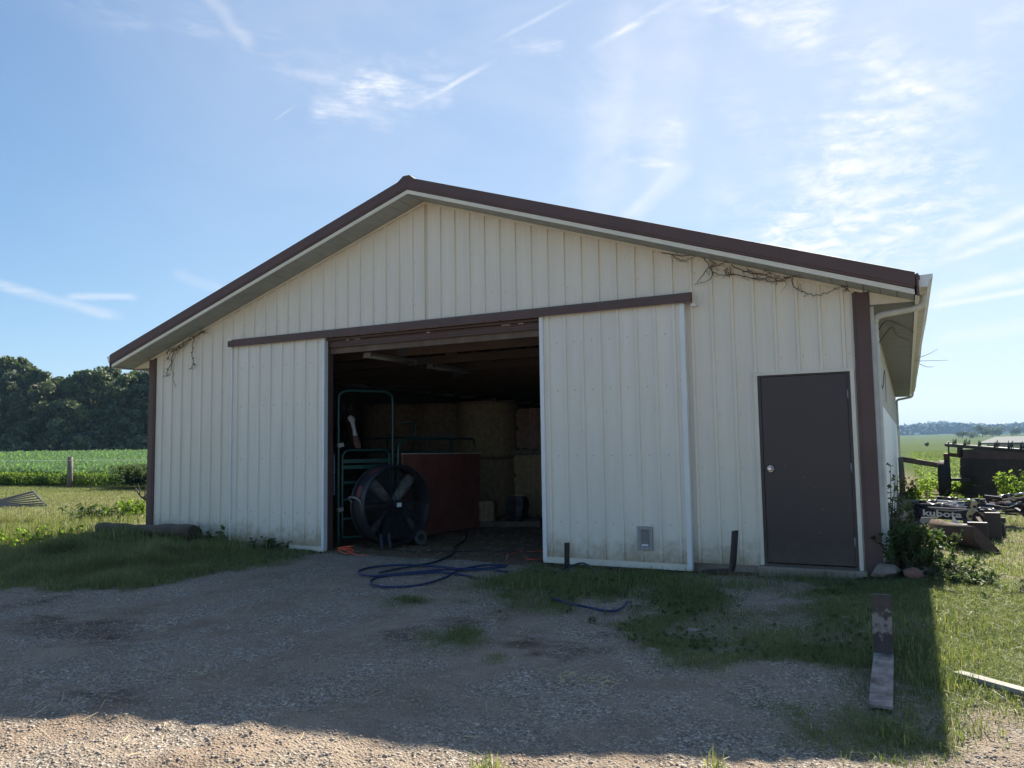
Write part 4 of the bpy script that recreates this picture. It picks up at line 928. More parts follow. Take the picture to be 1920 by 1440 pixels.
# right hand stack: square bales on pallets
sc = D(1010, 980, 15.2)
for lv in range(3):
    for k in range(2):
        hay_bale((sc[0]+.02+.0*lv, sc[1]+.3+k*.48, .02+lv*.41), math.radians(2+lv*2), f"square hay bale in the {['bottom', 'second', 'third'][lv]} layer of the right stack, {'front' if k == 0 else 'rear'} row", (1.15, .46, .41), 'hay')
pallet((sc[0]+.05, sc[1]+.5, 1.25), math.radians(3), 1.25, 1.05, 'wooden pallet lying on top of the lower square bale stack')
for lv in range(2):
    for k in range(2): hay_bale((sc[0]+.07, sc[1]+.3+k*.48, 1.37+lv*.41), math.radians(4-lv*5), f"reddish square bale in the {['lower', 'upper'][lv]} layer above the raised pallet, {'front' if k == 0 else 'rear'} row", (1.12, .46, .40), 'hay3')
t = thing('feed_sack', 'dark feed sack slumped on the floor pallet beside the small bale', 'sack', D(971, 975, 14.2))
sp = D(971, 972, 14.2); me = noisy_box(.32, .25, .42, 3, .035, 4); me.materials.append(M['black']); o = bpy.data.objects.new('sack_bag', me); COL.objects.link(o); o.parent = t; t.location = (sp[0], sp[1], .09)
MB().tube([(-.12, 0, .42), (0, 0, .445), (.12, 0, .43)], .012, 6).build('sewn_top', M['straw'], t, local=True)
# chaff on the barn floor
N_ = 800; cx = rng.uniform(3.9, 7.6, N_); cy = rng.uniform(.0, 7, N_)
def straw_mesh(name, cx, cy, L0, w0, m, zoff=.006, label=None):
    n = len(cx); a = rng.uniform(0, math.pi, n); L = L0*(.4+rng.random(n)); z = height(cx, cy)+zoff+rng.random(n)*.012
    dx, dy = np.cos(a)*L/2, np.sin(a)*L/2; wx, wy = -np.sin(a)*w0, np.cos(a)*w0; tilt = rng.normal(0, .012, n)
    V = np.stack([np.stack([cx-dx-wx, cy-dy-wy, z-tilt], -1), np.stack([cx+dx-wx, cy+dy-wy, z+tilt], -1), np.stack([cx+dx+wx, cy+dy+wy, z+tilt+.002], -1), np.stack([cx-dx+wx, cy-dy+wy, z-tilt+.002], -1)], 1).reshape(-1, 3)
    return npmesh(name, V, np.arange(4*n).reshape(-1, 4), m, kind='stuff', label=label)
straw_mesh('chaff', cx, cy, .10, .0025, M['straw'], .02, 'loose chaff and straw on the barn floor')

# ================================================================== things round the barn
def hose(name, pts, r, m, label, cat, lift=.0, n=6, raw=False):
    P3 = []
    for p in pts:
        w = P(p[0], p[1], p[2] if len(p) > 2 else -.04) if not raw else np.array(p)
        zz = H(w[0], w[1])+r+.008
        if len(p) > 3: zz += p[3]
        P3.append((w[0], w[1], zz))
    mb = MB().tube(spline(P3, n), r, 8); return tag(mb.build(name, m), label, cat)
hose('water_hose', [(952, 1076), (900, 1070), (830, 1072), (760, 1078), (700, 1083), (672, 1076), (700, 1067), (760, 1063), (830, 1067), (880, 1072), (948, 1066)], .013, M['blue'], 'dark blue hose lying in long flat loops on the gravel', 'hose')
hose('water_hose', [(888, 1085), (830, 1077), (760, 1080), (710, 1085), (695, 1095), (720, 1102), (780, 1100), (830, 1088), (862, 1073), (905, 1064), (952, 1064)], .013, M['blue'], 'blue hose looped nearest the camera on the gravel', 'hose')
hose('air_hose', [(712, 1077), (760, 1068), (815, 1058), (850, 1042), (852, 1030), (872, 1015), (870, 1000), (862, 990)], .014, M['darkhose'], 'dark hose running out of the barn to the loops outside', 'hose')
hose('power_cord', [(728, 1028), (752, 1036), (800, 1038), (860, 1037), (920, 1036), (1015, 1038)], .006, M['black'], 'thin black cord lying across the barn doorway', 'cord')
hose('water_hose', [(1036, 1122), (1062, 1130), (1100, 1137), (1135, 1144), (1160, 1142), (1176, 1128)], .013, M['blue'], 'short blue hose end curving out of the grass before the right sliding door', 'hose')
hose('water_hose', [(1058, 1082, -.04, 0), (1068, 1076, -.04, .05), (1088, 1076, -.04, .10), (1105, 1078, -.04, .08), (1122, 1086, -.04, 0)], .011, M['darkhose'], 'green hose arching out of the grass beside the thin upright fork', 'hose')
ctr = P(648, 1040, -.03)
pts = []
for i in range(34):
    a = i*.72; rr_ = .085+.025*math.sin(i*1.7); pts.append((ctr[0]+rr_*math.cos(a), ctr[1]+rr_*math.sin(a), -.02+.03*(1+math.sin(a*.5+i*.2))+.002*i))
pts.append((ctr[0]+.2, ctr[1]-.02, -.02)); pts.append((ctr[0]+.35, ctr[1]+.05, -.02))
tag(MB().tube(spline(pts, 4), .006, 6).build('extension_cord', M['orange']), 'orange extension cord coiled at the left door post', 'cord')
hose('extension_cord', [(985, 1050), (1000, 1053), (1018, 1051), (1030, 1049)], .006, M['orange'], 'orange cord end under the edge of the right sliding door', 'cord')
hose('extension_cord', [(950, 1045), (975, 1038), (995, 1037), (1025, 1037)], .006, M['orange'], 'orange cord just inside the doorway behind the right door leaf', 'cord')

# pallet forks
def fork(base, ang, hgt, length, w, label, th=.035, lean=0, hooks=False):
    t = thing('pallet_fork', label, 'pallet fork', base, 'steel pallet forks', ang, local=True)
    # local: blade runs along +x from the heel at the origin, upright rises at the heel
    n = 7; prof = [(0, th/2)]
    pts = [(-lean, hgt), (-lean*.4, hgt*.5), (0, .10), (.02, .035), (.08, .018), (length*.5, .012), (length, .006)]
    vv = []; 
    for i, (x, z) in enumerate(pts):
        if i < 3: dx, dz = th, 0
        elif i == 3: dx, dz = th*.7, th*.7
        else: dx, dz = 0, th*(1 if i < 6 else .45)
        vv += [(x, -w/2, z), (x, w/2, z), (x+dx, w/2, z+dz), (x+dx, -w/2, z+dz)]
    ff = []
    for i in range(len(pts)-1):
        for k in range(4): ff.append((i*4+k, i*4+(k+1) % 4, (i+1)*4+(k+1) % 4, (i+1)*4+k))
    ff.append((0, 1, 2, 3)); e = (len(pts)-1)*4; ff.append((e, e+1, e+2, e+3))
    cutf = [f for f in ff if max(f) < 16]; lowf = [f for f in ff if max(f) >= 16]
    o = MB().add(vv[12:], [tuple(q-12 for q in f) for f in lowf]).build('blade', M['forkskylit' if label.startswith('worn') else 'forkdark'], t, local=True)
    MB().add(vv[:16], cutf).build('upright', M['forkscrape' if label.startswith('worn') else 'forkdark'], t, local=True)  # upright toned darker, its weaker sky light put into the colour; scrape is wear
    for z in (hgt*.88, hgt*.35) if hooks else (): MB().box((-lean*z/hgt-.05, -w/2+.01, z-.03), (-lean*z/hgt, w/2-.01, z+.02)).build('hook', M['rust'], t, bevel=.004, local=True)
    return t
hp = P(1658, 1243, -.07); tp = P(1652, 1342, -.09); dd = tp-hp
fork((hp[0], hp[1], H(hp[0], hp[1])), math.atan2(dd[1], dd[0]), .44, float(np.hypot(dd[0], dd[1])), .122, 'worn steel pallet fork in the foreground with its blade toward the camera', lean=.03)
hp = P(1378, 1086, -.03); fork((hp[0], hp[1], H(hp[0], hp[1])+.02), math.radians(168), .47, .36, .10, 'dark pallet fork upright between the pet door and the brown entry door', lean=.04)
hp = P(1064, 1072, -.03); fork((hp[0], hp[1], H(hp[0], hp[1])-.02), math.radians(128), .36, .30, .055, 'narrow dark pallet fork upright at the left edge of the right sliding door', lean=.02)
# sun-bleached board
a = P(1795, 1262, -.02); b_ = P(1935, 1300, -.02)
mb = MB().bar((a[0], a[1], H(a[0], a[1])+.045), (b_[0], b_[1], H(b_[0], b_[1])+.05), .075, .03); tag(mb.build('plank', M['plank'], bevel=.003), 'sun-bleached narrow board lying in the grass at the right', 'plank')
# log
a = P(362, 1009, .10); b_ = P(184, 1001, .10); LOGA, LOGB = a.copy(), b_.copy(); a[2] = .20; b_[2] = .20
t = thing('log', 'long weathered wooden pole lying in the grass at the left corner', 'log', (a[0], a[1], H(a[0], a[1])))
pts = [a+(b_-a)*s+np.array([0, 0, .012*math.sin(9*s)]) for s in np.linspace(0, 1, 14)]
mb = MB().tube(pts, [.100+.008*math.sin(i*2.2)-.002*i for i in range(14)], 14); mb.build('bark', M['logwood'], t)
dv = (a-b_)/np.linalg.norm(a-b_); MB().cyl(a+dv*.001, a+dv*.012, .092, 20).build('cut_end', M['bark'], t)
# dead branch at the left corner
def branch(name, base, segs, label, cat='branch', m='twig'):
    mb = MB()
    for s in segs: mb.tube(spline([np.array(base)+np.array(p) for p in s[0]], 3), [s[1]*(1-.75*i/(3*(len(s[0])-1))) for i in range(3*(len(s[0])-1)+1)], 6)
    return tag(mb.build(name, M[m]), label, cat)
bp_ = D(281, 946, 17)
rr3 = np.array([R_[0], R_[1], 0])
def rel(u, v, d=17): return tuple(D(u, v, d)-bp_)
branch('dead_branch', bp_, [([rel(290, 955), rel(274, 938), rel(262, 928), rel(254, 915)], .04), ([rel(274, 938), rel(272, 926), rel(273, 912)], .028), ([rel(262, 928), rel(262, 918), rel(258, 906)], .018), ([rel(268, 933), rel(276, 926), rel(281, 918)], .018)], 'forked dead branch sticking up behind the left corner of the barn')

# tubular gate on the lawn
A_ = P(88, 948, .03); Bd = D(62, 922, 21.6)
side_v = Bd-A_; Ld = P(-60, 952, .0)-A_; Ld = Ld/np.linalg.norm(Ld)*3.4; Lb = D(-110, 966, 20.8)-Bd
t = thing('tube_gate', 'galvanised tube gate lying tilted on the lawn at the left', 'gate', A_)
def gg(s, l): 
    p0 = A_+side_v*s; e = (A_+Ld)*(1-s)+(Bd+Lb)*s; return p0+(e-p0)*l
MB().tube([gg(0, 1), gg(0, .5), gg(0, 0), gg(.5, 0), gg(1, 0), gg(1, .5), gg(1, 1), gg(.5, 1), gg(0, 1)], .028, 8).build('frame', M['galv'], t)
for s in (.17, .34, .52, .7, .86): MB().tube([gg(s, 0), gg(s, 1)], .022, 6).build('rail', M['galv'], t)

# left fence
fy = 11.25; t = thing('wire_fence', 'wire fence on a grey wooden post along the corn field', 'fence', (-19.08, fy, 0))
for fx in (-38.5, -29, -19.2, -9.0):
    z = H(fx, fy); MB().tube([(fx, fy, z-.2), (fx+.01, fy, z+.6), (fx, fy, z+1.26)], [.11, .105, .10], 10).build('post', M['greywood'], t)
zb = H(-19.2, fy)
for zz, r_ in ((1.13, .008), (.80, .006), (.45, .005)):
    xx = np.linspace(-38.5, .0, 40); MB().tube([(x, fy-.11, H(x, fy)*0+zb+zz-.02*math.sin(math.pi*((x+38.5) % 9.7)/9.7)) for x in xx], r_, 4).build('wire', M['white'] if zz > 1 else M['galv'], t)

# stones at the right corner and loose stones in the yard
def stone(u, v, r, label, m='stone', fl=.55, dz=0, seed=0, d=None, grp=None):
    p = P(u, v, -.03) if d is None else D(u, v, d)
    bm = bmesh.new(); bmesh.ops.create_icosphere(bm, subdivisions=2, radius=1)
    for q in bm.verts:
        k = 1+.48*mnoise.noise(q.co*1.3+Vector((u, v, seed)))+.20*mnoise.noise(q.co*3+Vector((v, u, 0))); q.co = Vector((q.co.x*r*1.25*k, q.co.y*r*.9*k, q.co.z*r*fl*k))
    me = bpy.data.meshes.new('rock'); bm.to_mesh(me); bm.free(); me.materials.append(M[m]); o = bpy.data.objects.new('rock', me); COL.objects.link(o); z = (H(p[0], p[1]) if d is None else p[2]); o.location = (p[0], p[1], z+r*fl*.3+dz); o.rotation_euler = (0, 0, seed+u*.01)
    tag(o, label, 'rock', grp); return o
stone(1662, 1100, .13, 'pale flat stone at the foot of the bush by the right corner', 'stone', .6, .05)
stone(1690, 1092, .11, 'reddish stone on top of the rocks under the corner bush', 'redstone', .6, .10)
stone(1714, 1104, .10, 'brown stone right of the pale one under the corner bush', 'redstone', .6, .04)
stone(1736, 1096, .10, 'grey brown stone at the right end of the rocks under the bush', 'stone', .5, .05)
stone(1224, 1214, .055, 'pale rounded stone in the thin grass before the right sliding door', 'stone', .45)
stone(1300, 1176, .045, 'small pale stone in the grass below the middle fork', 'stone', .45)
stone(1423, 1218, .035, 'small light stone at the bare gravel before the entry door', 'stone', .5)
stone(1003, 1188, .05, 'flat pale stone among dark manure in the yard', 'stone', .35)
stone(1580, 1162, .045, 'flat light stone left of the foreground fork', 'stone', .35)
stone(440, 1033, .07, 'small brown stone in the grass before the left sliding door', 'stone', .4)

# ------------------------------------------------------------------ front loader attachment
t = thing('front_loader', 'black tractor front loader arms with hydraulic cylinders lying beside the barn', 'loader', P(1780, 1040, -.05))
def beam(name, pts, w, h, m, par=t, bev=.006):
    mb = MB()
    for a, b in zip(pts[:-1], pts[1:]): mb.bar(a, b, w, h)
    return mb.build(name, M[m], par, bevel=bev)
def cylinder(a, b, r, split=.5):
    a, b = np.array(a), np.array(b); c = a+(b-a)*split
    o = MB().cyl(a, c, r, 14).build('hydraulic_cylinder', M['blacksteel'], t); MB().cyl(c, b, r*.5, 12).build('piston_rod', M['chrome'], o); MB().cyl(c-(c-a)/np.linalg.norm(c-a)*.04, c, r*1.2, 14).build('gland', M['steel'], o)
    for e in (a, b): MB().bar(np.array(e)-np.array([0, 0, r*1.1]), np.array(e)+np.array([0, 0, r*1.1]), r*2, r*2).build('clevis', M['blacksteel'], o)
arm_a, arm_b = D(1713, 958, 13.0), D(1836, 966, 12.1)
ao = beam('arm', [arm_a, arm_b], .09, .20, 'blacksteel'); beam('arm', [D(1822, 958, 12.1), D(1872, 990, 11.9)], .10, .16, 'blacksteel'); beam('arm', [D(1870, 975, 11.9), D(1876, 1016, 11.85)], .10, .16, 'blacksteel')
beam('arm', [D(1845, 950, 13.4), D(1925, 941, 12.9)], .10, .18, 'blacksteel'); beam('arm', [D(1915, 945, 12.9), D(1940, 965, 12.7)], .12, .25, 'blacksteel')
cylinder(D(1716, 947, 12.9), D(1818, 950, 12.1), .032, .55); cylinder(D(1722, 941, 13.1), D(1800, 941, 12.5), .030, .45); cylinder(D(1852, 936, 13.2), D(1925, 924, 12.7), .035, .6)
cylinder(D(1760, 934, 13.0), D(1832, 938, 12.4), .028, .5); cylinder(D(1842, 940, 12.0), D(1880, 975, 11.8), .034, .55)
for (pp, q_) in (((1712, 940), (1720, 985)),): beam('mast', [D(pp[0], pp[1], 13.0), D(q_[0], q_[1], 12.9)], .16, .12, 'blacksteel')
beam('cross_tube', [D(1755, 950, 12.7), D(1900, 946, 13.3)], .07, .07, 'blacksteel')
for (u, v, hh_, ww, dd3) in ((1834, 1008, .42, .24, 10.6), (1862, 988, .42, .20, 11.3), (1808, 1000, .26, .26, 10.9)):
    c = D(u, v, dd3); MB().bar(c+np.array([0, 0, -hh_*.55]), c+np.array([0, 0, hh_*.5]), ww, .09, (0, 1, 0)).build('mounting_post', M['blacksteel'], t, bevel=.006)
for (u, v) in ((1826, 950), (1818, 968)):
    c = D(u, v, 11.98); r_ = np.array([R_[0], R_[1], 0]); n_ = -np.array([F_[0], F_[1], 0]); pl = [c+r_*(.055*math.cos(a)*(1 if math.sin(a) > 0 else .6)+.012*math.sin(a))+np.array([0, 0, .10*math.sin(a)]) for a in np.linspace(0, 2*math.pi, 15)[:-1]]
    MB().prism(pl, n_*.012).build('pivot_plate', M['gold'], t); MB().cyl(c+n_*.01, c+n_*.03, .022, 12).build('pivot_pin', M['blacksteel'], t)
for i in range(5):     # hydraulic lines
    o0 = .012*i; pts = [D(1740+6*i, 951+2*i, 12.6), D(1790, 954+2*i, 12.2), D(1825, 957-i, 11.95), D(1843, 962+2*i, 11.9), D(1853, 972+3*i, 11.9), D(1862, 980+3*i, 11.9)] if i < 3 else [D(1850, 950+4*i, 12.5), D(1880, 946+2*i, 12.7), D(1915, 938+i, 12.8)]
    MB().tube(spline(pts, 5), .010, 6).build('hydraulic_line', M['chrome'] if i % 2 == 0 else M['rubber'], t)
MB().tube(spline([D(1872, 975, 11.8), D(1878, 1000, 11.8), D(1872, 1020, 11.8), D(1860, 1012, 11.8)], 5), .012, 6).build('hydraulic_line', M['rubber'], t)
for i in range(14):
    g_ = np.random.default_rng(300+i); u0 = g_.uniform(1730, 1850); v0 = 938+g_.uniform(0, 14); dd4 = 12.9-(u0-1730)/120*1.1; ln = g_.uniform(20, 70)
    MB().bar(D(u0, v0, dd4), D(u0+ln, v0+g_.uniform(-4, 10), dd4-ln/120*.9), .02+.03*g_.random(), .015+.02*g_.random()).build('linkage_bar', M[['blacksteel', 'chrome', 'blacksteel', 'steel'][i % 4]], t)
for i in range(4): MB().tube(spline([D(1835+6*i, 958, 11.9), D(1862+5*i, 968+4*i, 11.6), D(1874+3*i, 1000, 11.5), D(1866+3*i, 1030-6*i, 11.5), D(1850+2*i, 1036-6*i, 11.4)], 5), .011, 6).build('hydraulic_hose', M['rubber'], t)
for i in range(12):
    g_ = np.random.default_rng(500+i); u0 = g_.uniform(1845, 1915); v0 = 930+g_.uniform(0, 34); dd4 = 13.0-(u0-1845)/75*.4; ln = g_.uniform(14, 46)
    MB().bar(D(u0, v0, dd4), D(u0+ln, v0+g_.uniform(-9, 9), dd4-.2), .02+.035*g_.random(), .02+.03*g_.random()).build('linkage_bar', M[['blacksteel', 'blacksteel', 'chrome', 'bucket'][i % 4]], t)
for i in range(7):
    g_ = np.random.default_rng(700+i); u0 = g_.uniform(1800, 1870); v0 = g_.uniform(968, 1000)
    MB().bar(D(u0, v0, 11.4), D(u0+g_.uniform(-14, 22), v0+g_.uniform(10, 34), 11.2), .03+.03*g_.random(), .03).build('linkage_bar', M[['blacksteel', 'bucket'][i % 2]], t)
p_ = D(1698, 964, 12.9); MB().bar(p_+np.array([-.06, 0, .0])-np.array([R_[0], R_[1], 0])*.04, p_+np.array([R_[0], R_[1], 0])*.13, .04, .10).build('lamp_bracket', M['steel'], t)
# lettering on the arm
tcu = bpy.data.curves.new('lettering', 'FONT'); tcu.body = 'kubota'; tcu.size = .135; tcu.extrude = .002; tcu.space_character = 1.05; tcu.offset = .004
to = bpy.data.objects.new('lettering', tcu); 
dg = bpy.context.evaluated_depsgraph_get(); COL.objects.link(to); bpy.context.view_layer.update(); dg = bpy.context.evaluated_depsgraph_get()
lme = bpy.data.meshes.new_from_object(to.evaluated_get(dg)); bpy.data.objects.remove(to); lme.materials.clear(); lme.materials.append(M['white'])
lo = bpy.data.objects.new('lettering', lme); COL.objects.link(lo)
xd = (arm_b-arm_a)/np.linalg.norm(arm_b-arm_a); rgt = np.cross(xd, (0, 0, 1)); rgt /= np.linalg.norm(rgt); upv = np.cross(rgt, xd)
width = max(v.co.x for v in lme.vertices); want = .50
org = arm_a+(arm_b-arm_a)*.17+rgt*.047-upv*.055
lo.parent = t; s_ = .64/width
lo.matrix_local = Matrix(((xd[0]*s_, upv[0], rgt[0], org[0]-t.location.x), (xd[1]*s_, upv[1], rgt[1], org[1]-t.location.y), (xd[2]*s_, upv[2], rgt[2], org[2]-t.location.z), (0, 0, 0, 1)))
# rusty bucket
t2 = thing('loader_bucket', 'rusty brown loader bucket standing in weeds in front of the loader', 'bucket', P(1790, 1060, -.05))
pa = D(1832, 1045, 9.9); pb = D(1748, 1030, 11.0); pa[2] = pb[2] = 0; ex = pb-pa; en = np.cross(ex/np.linalg.norm(ex), (0, 0, 1))
if np.dot(en, CAM-pa) < 0: en = -en
prof = [(.02, .30), (-.02, .24), (.0, .13), (.08, .03), (.22, -.03), (.34, -.05)]
prof = [(-x_, z_) for x_, z_ in prof]
mb = MB(); vv = []
for e in (0, 1):
    for x_, z_ in prof: vv.append(pa+ex*e-en*(-x_)*-1*-1+np.array([0, 0, z_]))
ff = [(i, i+1, 6+i+1, 6+i) for i in range(5)]
o = mb.add(vv, ff, True).build('shell', M['bucket'], t2); md = o.modifiers.new('s', 'SOLIDIFY'); md.thickness = .012
for e in (0, 1): MB().prism([pa+ex*e+en*x_+np.array([0, 0, z_]) for x_, z_ in prof], ex*.012).build('end_plate', M['bucket'], t2)
c = D(1792, 985, 11.0); rgt3 = np.array([R_[0], R_[1], 0]); MB().prism([c+rgt3*-.07+np.array([0, 0, -.02]), c+rgt3*-.03+np.array([0, 0, .13]), c+rgt3*.05+np.array([0, 0, .03]), c+rgt3*.16+np.array([0, 0, -.10]), c+rgt3*.02+np.array([0, 0, -.07])], (0, .02, 0)).build('hook_plate', M['label'], t2)
c = D(1735, 977, 12.2); MB().prism([c+rgt3*-.09+np.array([0, 0, .0]), c+rgt3*-.06+np.array([0, 0, .06]), c+rgt3*.22+np.array([0, 0, .06]), c+rgt3*.05+np.array([0, 0, -.05]), c+rgt3*-.04+np.array([0, 0, -.06])], (0, .02, .0)).build('hook_plate', M['plank'], t2)

# ------------------------------------------------------------------ manure spreader
sp0 = D(1802, 925, 19.5); sp1 = D(1990, 950, 15.2)
t = thing('manure_spreader', 'dark old manure spreader with a spiked beater bar behind the barn', 'manure spreader', (sp0[0], sp0[1], 0.0))
def sz(u, v, d): return D(u, v, d)
bw = np.array([.35, 1.5, 0])   # box width going back
def quadbox(p, off, name, m, par=t): return MB().prism(p, off).build(name, M[m], par)
tl, bl, br, tr_ = D(1802, 843, 19.5), D(1802, 926, 19.5), D(1990, 950, 15.2), D(1990, 843, 15.2)
def wallp(s0, s1, h0, h1):
    def q(s, h): a = bl+(br-bl)*s; b = tl+(tr_-tl)*s; return a+(b-a)*h
    return [q(s0, h0), q(s1, h0), q(s1, h1), q(s0, h1)]
off = np.array([-.02, .05, 0])
for i, (h0, h1) in enumerate(((.0, .22), (.235, .40), (.41, .62), (.63, .80))): quadbox(wallp(0, 1, h0, h1), off, 'side_board', 'wagon')
quadbox(wallp(-.01, 1, .81, 1.0), off*1.5-np.array([0, .06, 0]), 'top_beam', 'wagontop')
for s in (0, .33, .66, .98): quadbox(wallp(s, s+.02, -.02, .98), -off*.9, 'stake', 'black')
quadbox([bl, bl+bw, tl+bw, tl], (.03, -.01, 0), 'end_board', 'wagon'); quadbox([p+bw for p in wallp(0, 1, 0, 1)], off, 'side_board', 'wagon')
quadbox([bl, br, br+bw, bl+bw], (0, 0, -.05), 'floor', 'wood')
ba, bb = D(1774, 834, 19.3), D(1990, 851, 15.2)
bt = MB().tube([ba, bb], .045, 10).build('beater_bar', M['black'], t)
for u, hgt, wdt in ((1790, .17, .10), (1813, .19, .17), (1837, .17, .07), (1869, .20, .13), (1895, .20, .12), (1918, .20, .12), (1945, .2, .12)):
    s = (u-1774)/(1990-1774); d_ = 1/((1-s)/19.3+s/15.2); c = D(u, 834+17*s, d_); r3 = np.array([R_[0], R_[1], 0])
    for k in range(4):
        MB().prism([c+r3*(-wdt/2+wdt*k/4)+np.array([0, 0, .02]), c+r3*(-wdt/2+wdt*(k+.8)/4)+np.array([0, 0, .02]), c+r3*(-wdt/2+wdt*(k+.9)/4+.01)+np.array([0, 0, hgt*(.75+.25*((k*7+u) % 3)/2)])], (-.01, .025, 0)).build('tooth', M['black'], bt)
MB().bar(D(1778, 828, 19.2), D(1779, 850, 19.2), .03, .03).build('bracket', M['black'], t); MB().bar(D(1800, 838, 19.2), D(1800, 856, 19.2), .08, .10).build('bracket', M['black'], t)
MB().bar(D(1777, 852, 19.3), D(1803, 855, 19.2), .10, .09).build('gearbox', M['rust'], t)
MB().bar(D(1774, 850, 19.3), D(1776, 866, 19.3), .10, .10).build('gearbox', M['rust'], t)
wc = D(1771, 899, 19.3); r0_ = ray(1771, 899); fd = np.array([r0_[1], -r0_[0], 0]); fd = fd/np.linalg.norm(fd)
w_ = MB(); prof = [(-.13, .30), (-.14, .40), (-.12, .46), (-.05, .475), (.05, .475), (.12, .46), (.14, .40), (.13, .30)]
vv = []; ff = []; nn_ = 32; tang = np.array([-fd[1], fd[0], 0])
for (x_, r_) in prof:
    for k in range(nn_): a = 2*math.pi*k/nn_; vv.append(wc+fd*x_+tang*r_*math.cos(a)+np.array([0, 0, r_*math.sin(a)]))
for j in range(len(prof)): 
    for k in range(nn_): ff.append((j*nn_+k, j*nn_+(k+1) % nn_, ((j+1) % len(prof))*nn_+(k+1) % nn_, ((j+1) % len(prof))*nn_+k))
wh = w_.add(vv, ff, True).build('wheel', M['rubber'], t); fix_normals(wh)
MB().cyl(wc-fd*.11, wc+fd*.09, .30, 20).build('wheel_rim', M['rust'], wh); MB().bar(wc+fd*.1, wc+fd*.75, .07, .07).build('axle', M['black'], t)
MB().bar(D(1690, 861, 20.5), D(1764, 873, 19.8), .10, .13).build('tongue', M['wood'], t)
# right field fence post by the barn's back corner
pz = D(1691, 905, 20.3); tag(MB().tube([(pz[0], pz[1], -.1), (pz[0]+.01, pz[1], .5), (pz[0], pz[1], .98)], [.075, .07, .06], 8).build('fence_post', M['greywood']), 'short dark wooden post at the back corner of the barn', 'post')
# low white shed beyond the spreader
c0 = D(1852, 833, 44); t = thing('low_shed', 'low white shed with a pale flat roof behind the spreader', 'shed', (c0[0], c0[1], 0))
w0 = D(1856, 833, 44); w1 = w0+np.array([9.0, -2.5, 0]); w0[2] = w1[2] = 0; hz = 1.12; back = np.array([2.5, 9, 0])
for i in range(6):
    a = w0+(w1-w0)*(i/6+.005); b_ = w0+(w1-w0)*((i+1)/6-.005); MB().prism([a+[0, 0, -.2], b_+[0, 0, -.2], b_+[0, 0, hz], a+[0, 0, hz]], (.05, .1, 0)).build('wall_panel', M['wains'], t)
MB().prism([w0+[0, 0, -.2], w0+back+[0, 0, -.2], w0+back+[0, 0, hz], w0+[0, 0, hz]], (.1, -.02, 0)).build('wall_panel', M['wains'], t)
for i in range(4): a = w0+(w1-w0)*i/3-np.array([.1, .25, 0]); MB().bar(a+[0, 0, -.2], a+[0, 0, hz], .12, .12).build('post', M['wood'], t)
e = np.array([-.6, -.5, 0]); mid = (back)/2+np.array([0, 0, .35])
r0, r1 = w0+e+[0, 0, hz+.02], w1+e+[1, 0, hz+.02]
MB().prism([r0, r1, r1+mid, r0+mid], (0, 0, .08)).build('roof', M['roofgrey'], t); MB().prism([r0+mid, r1+mid, r1+back*1.1, r0+back*1.1], (0, 0, .08)).build('roof', M['roofgrey'], t)

# ------------------------------------------------------------------ foliage builders
def leaf_cloud(centres, radii, n_each, size, flat=.8, up=.0, seedv=0, jit=.35):
    """leaf quads spread through lumps; returns V,F"""
    g = np.random.default_rng(seedv); Vs = []
    C = np.repeat(centres, n_each, 0); Rr = np.repeat(radii, n_each)
    d = g.normal(size=(len(C), 3)); d /= np.linalg.norm(d, axis=1, keepdims=True); rad_ = g.random(len(C))**.30
    pos = C+d*(Rr*rad_)[:, None]*np.array([1, 1, flat])
    n = g.normal(size=pos.shape)+d*.6+np.array([0, 0, up]); n /= np.linalg.norm(n, axis=1, keepdims=True)
    a = np.cross(n, g.normal(size=pos.shape)); a /= np.linalg.norm(a, axis=1, keepdims=True); b = np.cross(n, a)
    s = size*(.6+.8*g.random(len(pos)))[:, None]
    V = np.stack([pos-a*s, pos-b*s*.55+n*s*.12, pos+a*s, pos+b*s*.55+n*s*.12], 1).reshape(-1, 3)
    return V, np.arange(len(V)).reshape(-1, 4)
def make_tree_data(h, r, seedv, lumps=60, n_each=170, size=.24):
    g = np.random.default_rng(seedv); cs = []; rs = []
    for i in range(lumps):
        z = g.uniform(.10, 1.0); a = g.uniform(0, 2*math.pi); prof_ = math.sin(math.pi*min(1, max(.0, (z*.86+.12))))**.55
        rr_ = r*prof_*g.uniform(.45, .95); cs.append((rr_*math.cos(a), rr_*math.sin(a), h*(.04+.88*z))); rs.append(r*g.uniform(.15, .30)*(1.15-.3*z))
    V, Fq = leaf_cloud(np.array(cs), np.array(rs), n_each, size, .75, .35, seedv); return V, Fq, cs
tree_protos = []
for k, (h, r) in enumerate(((13.0, 4.6), (11.5, 4.8), (12.2, 3.9))):
    V_, F4, cs = make_tree_data(h, r, 100+k)
    mb = MB().tube([(0, 0, -.3), (.1, 0, h*.25), (-.1, .1, h*.5), (.1, 0, h*.8)], [.32, .25, .16, .06], 8)
    for c in cs[:9]: mb.tube([(0, 0, h*.3+c[2]*.2), (c[0]*.5, c[1]*.5, c[2]*.7), c], [.12, .08, .03], 5)
    tree_protos.append((V_, F4, mb, h))
def place_tree(k, x, y, label, rot=0, sc=1.0, group='trees along the far edge of the corn field'):
    t = thing('broadleaf_tree', label, 'tree', (x, y, H(x, y)), group, rot, local=True); t.scale = (sc, sc, sc)
    if 'tm' not in TP[k]:
        o = npmesh('crown', tree_protos[k][0], tree_protos[k][1], M['leaf'], parent=t); TP[k]['tm'] = o.data
        o2 = tree_protos[k][2].build('trunk', M['bark'], t, local=True); TP[k]['tr'] = o2.data
    else:
        for nm in ('crown', 'trunk'): o = bpy.data.objects.new(nm, TP[k]['tm' if nm == 'crown' else 'tr']); COL.objects.link(o); o.parent = t
    return t
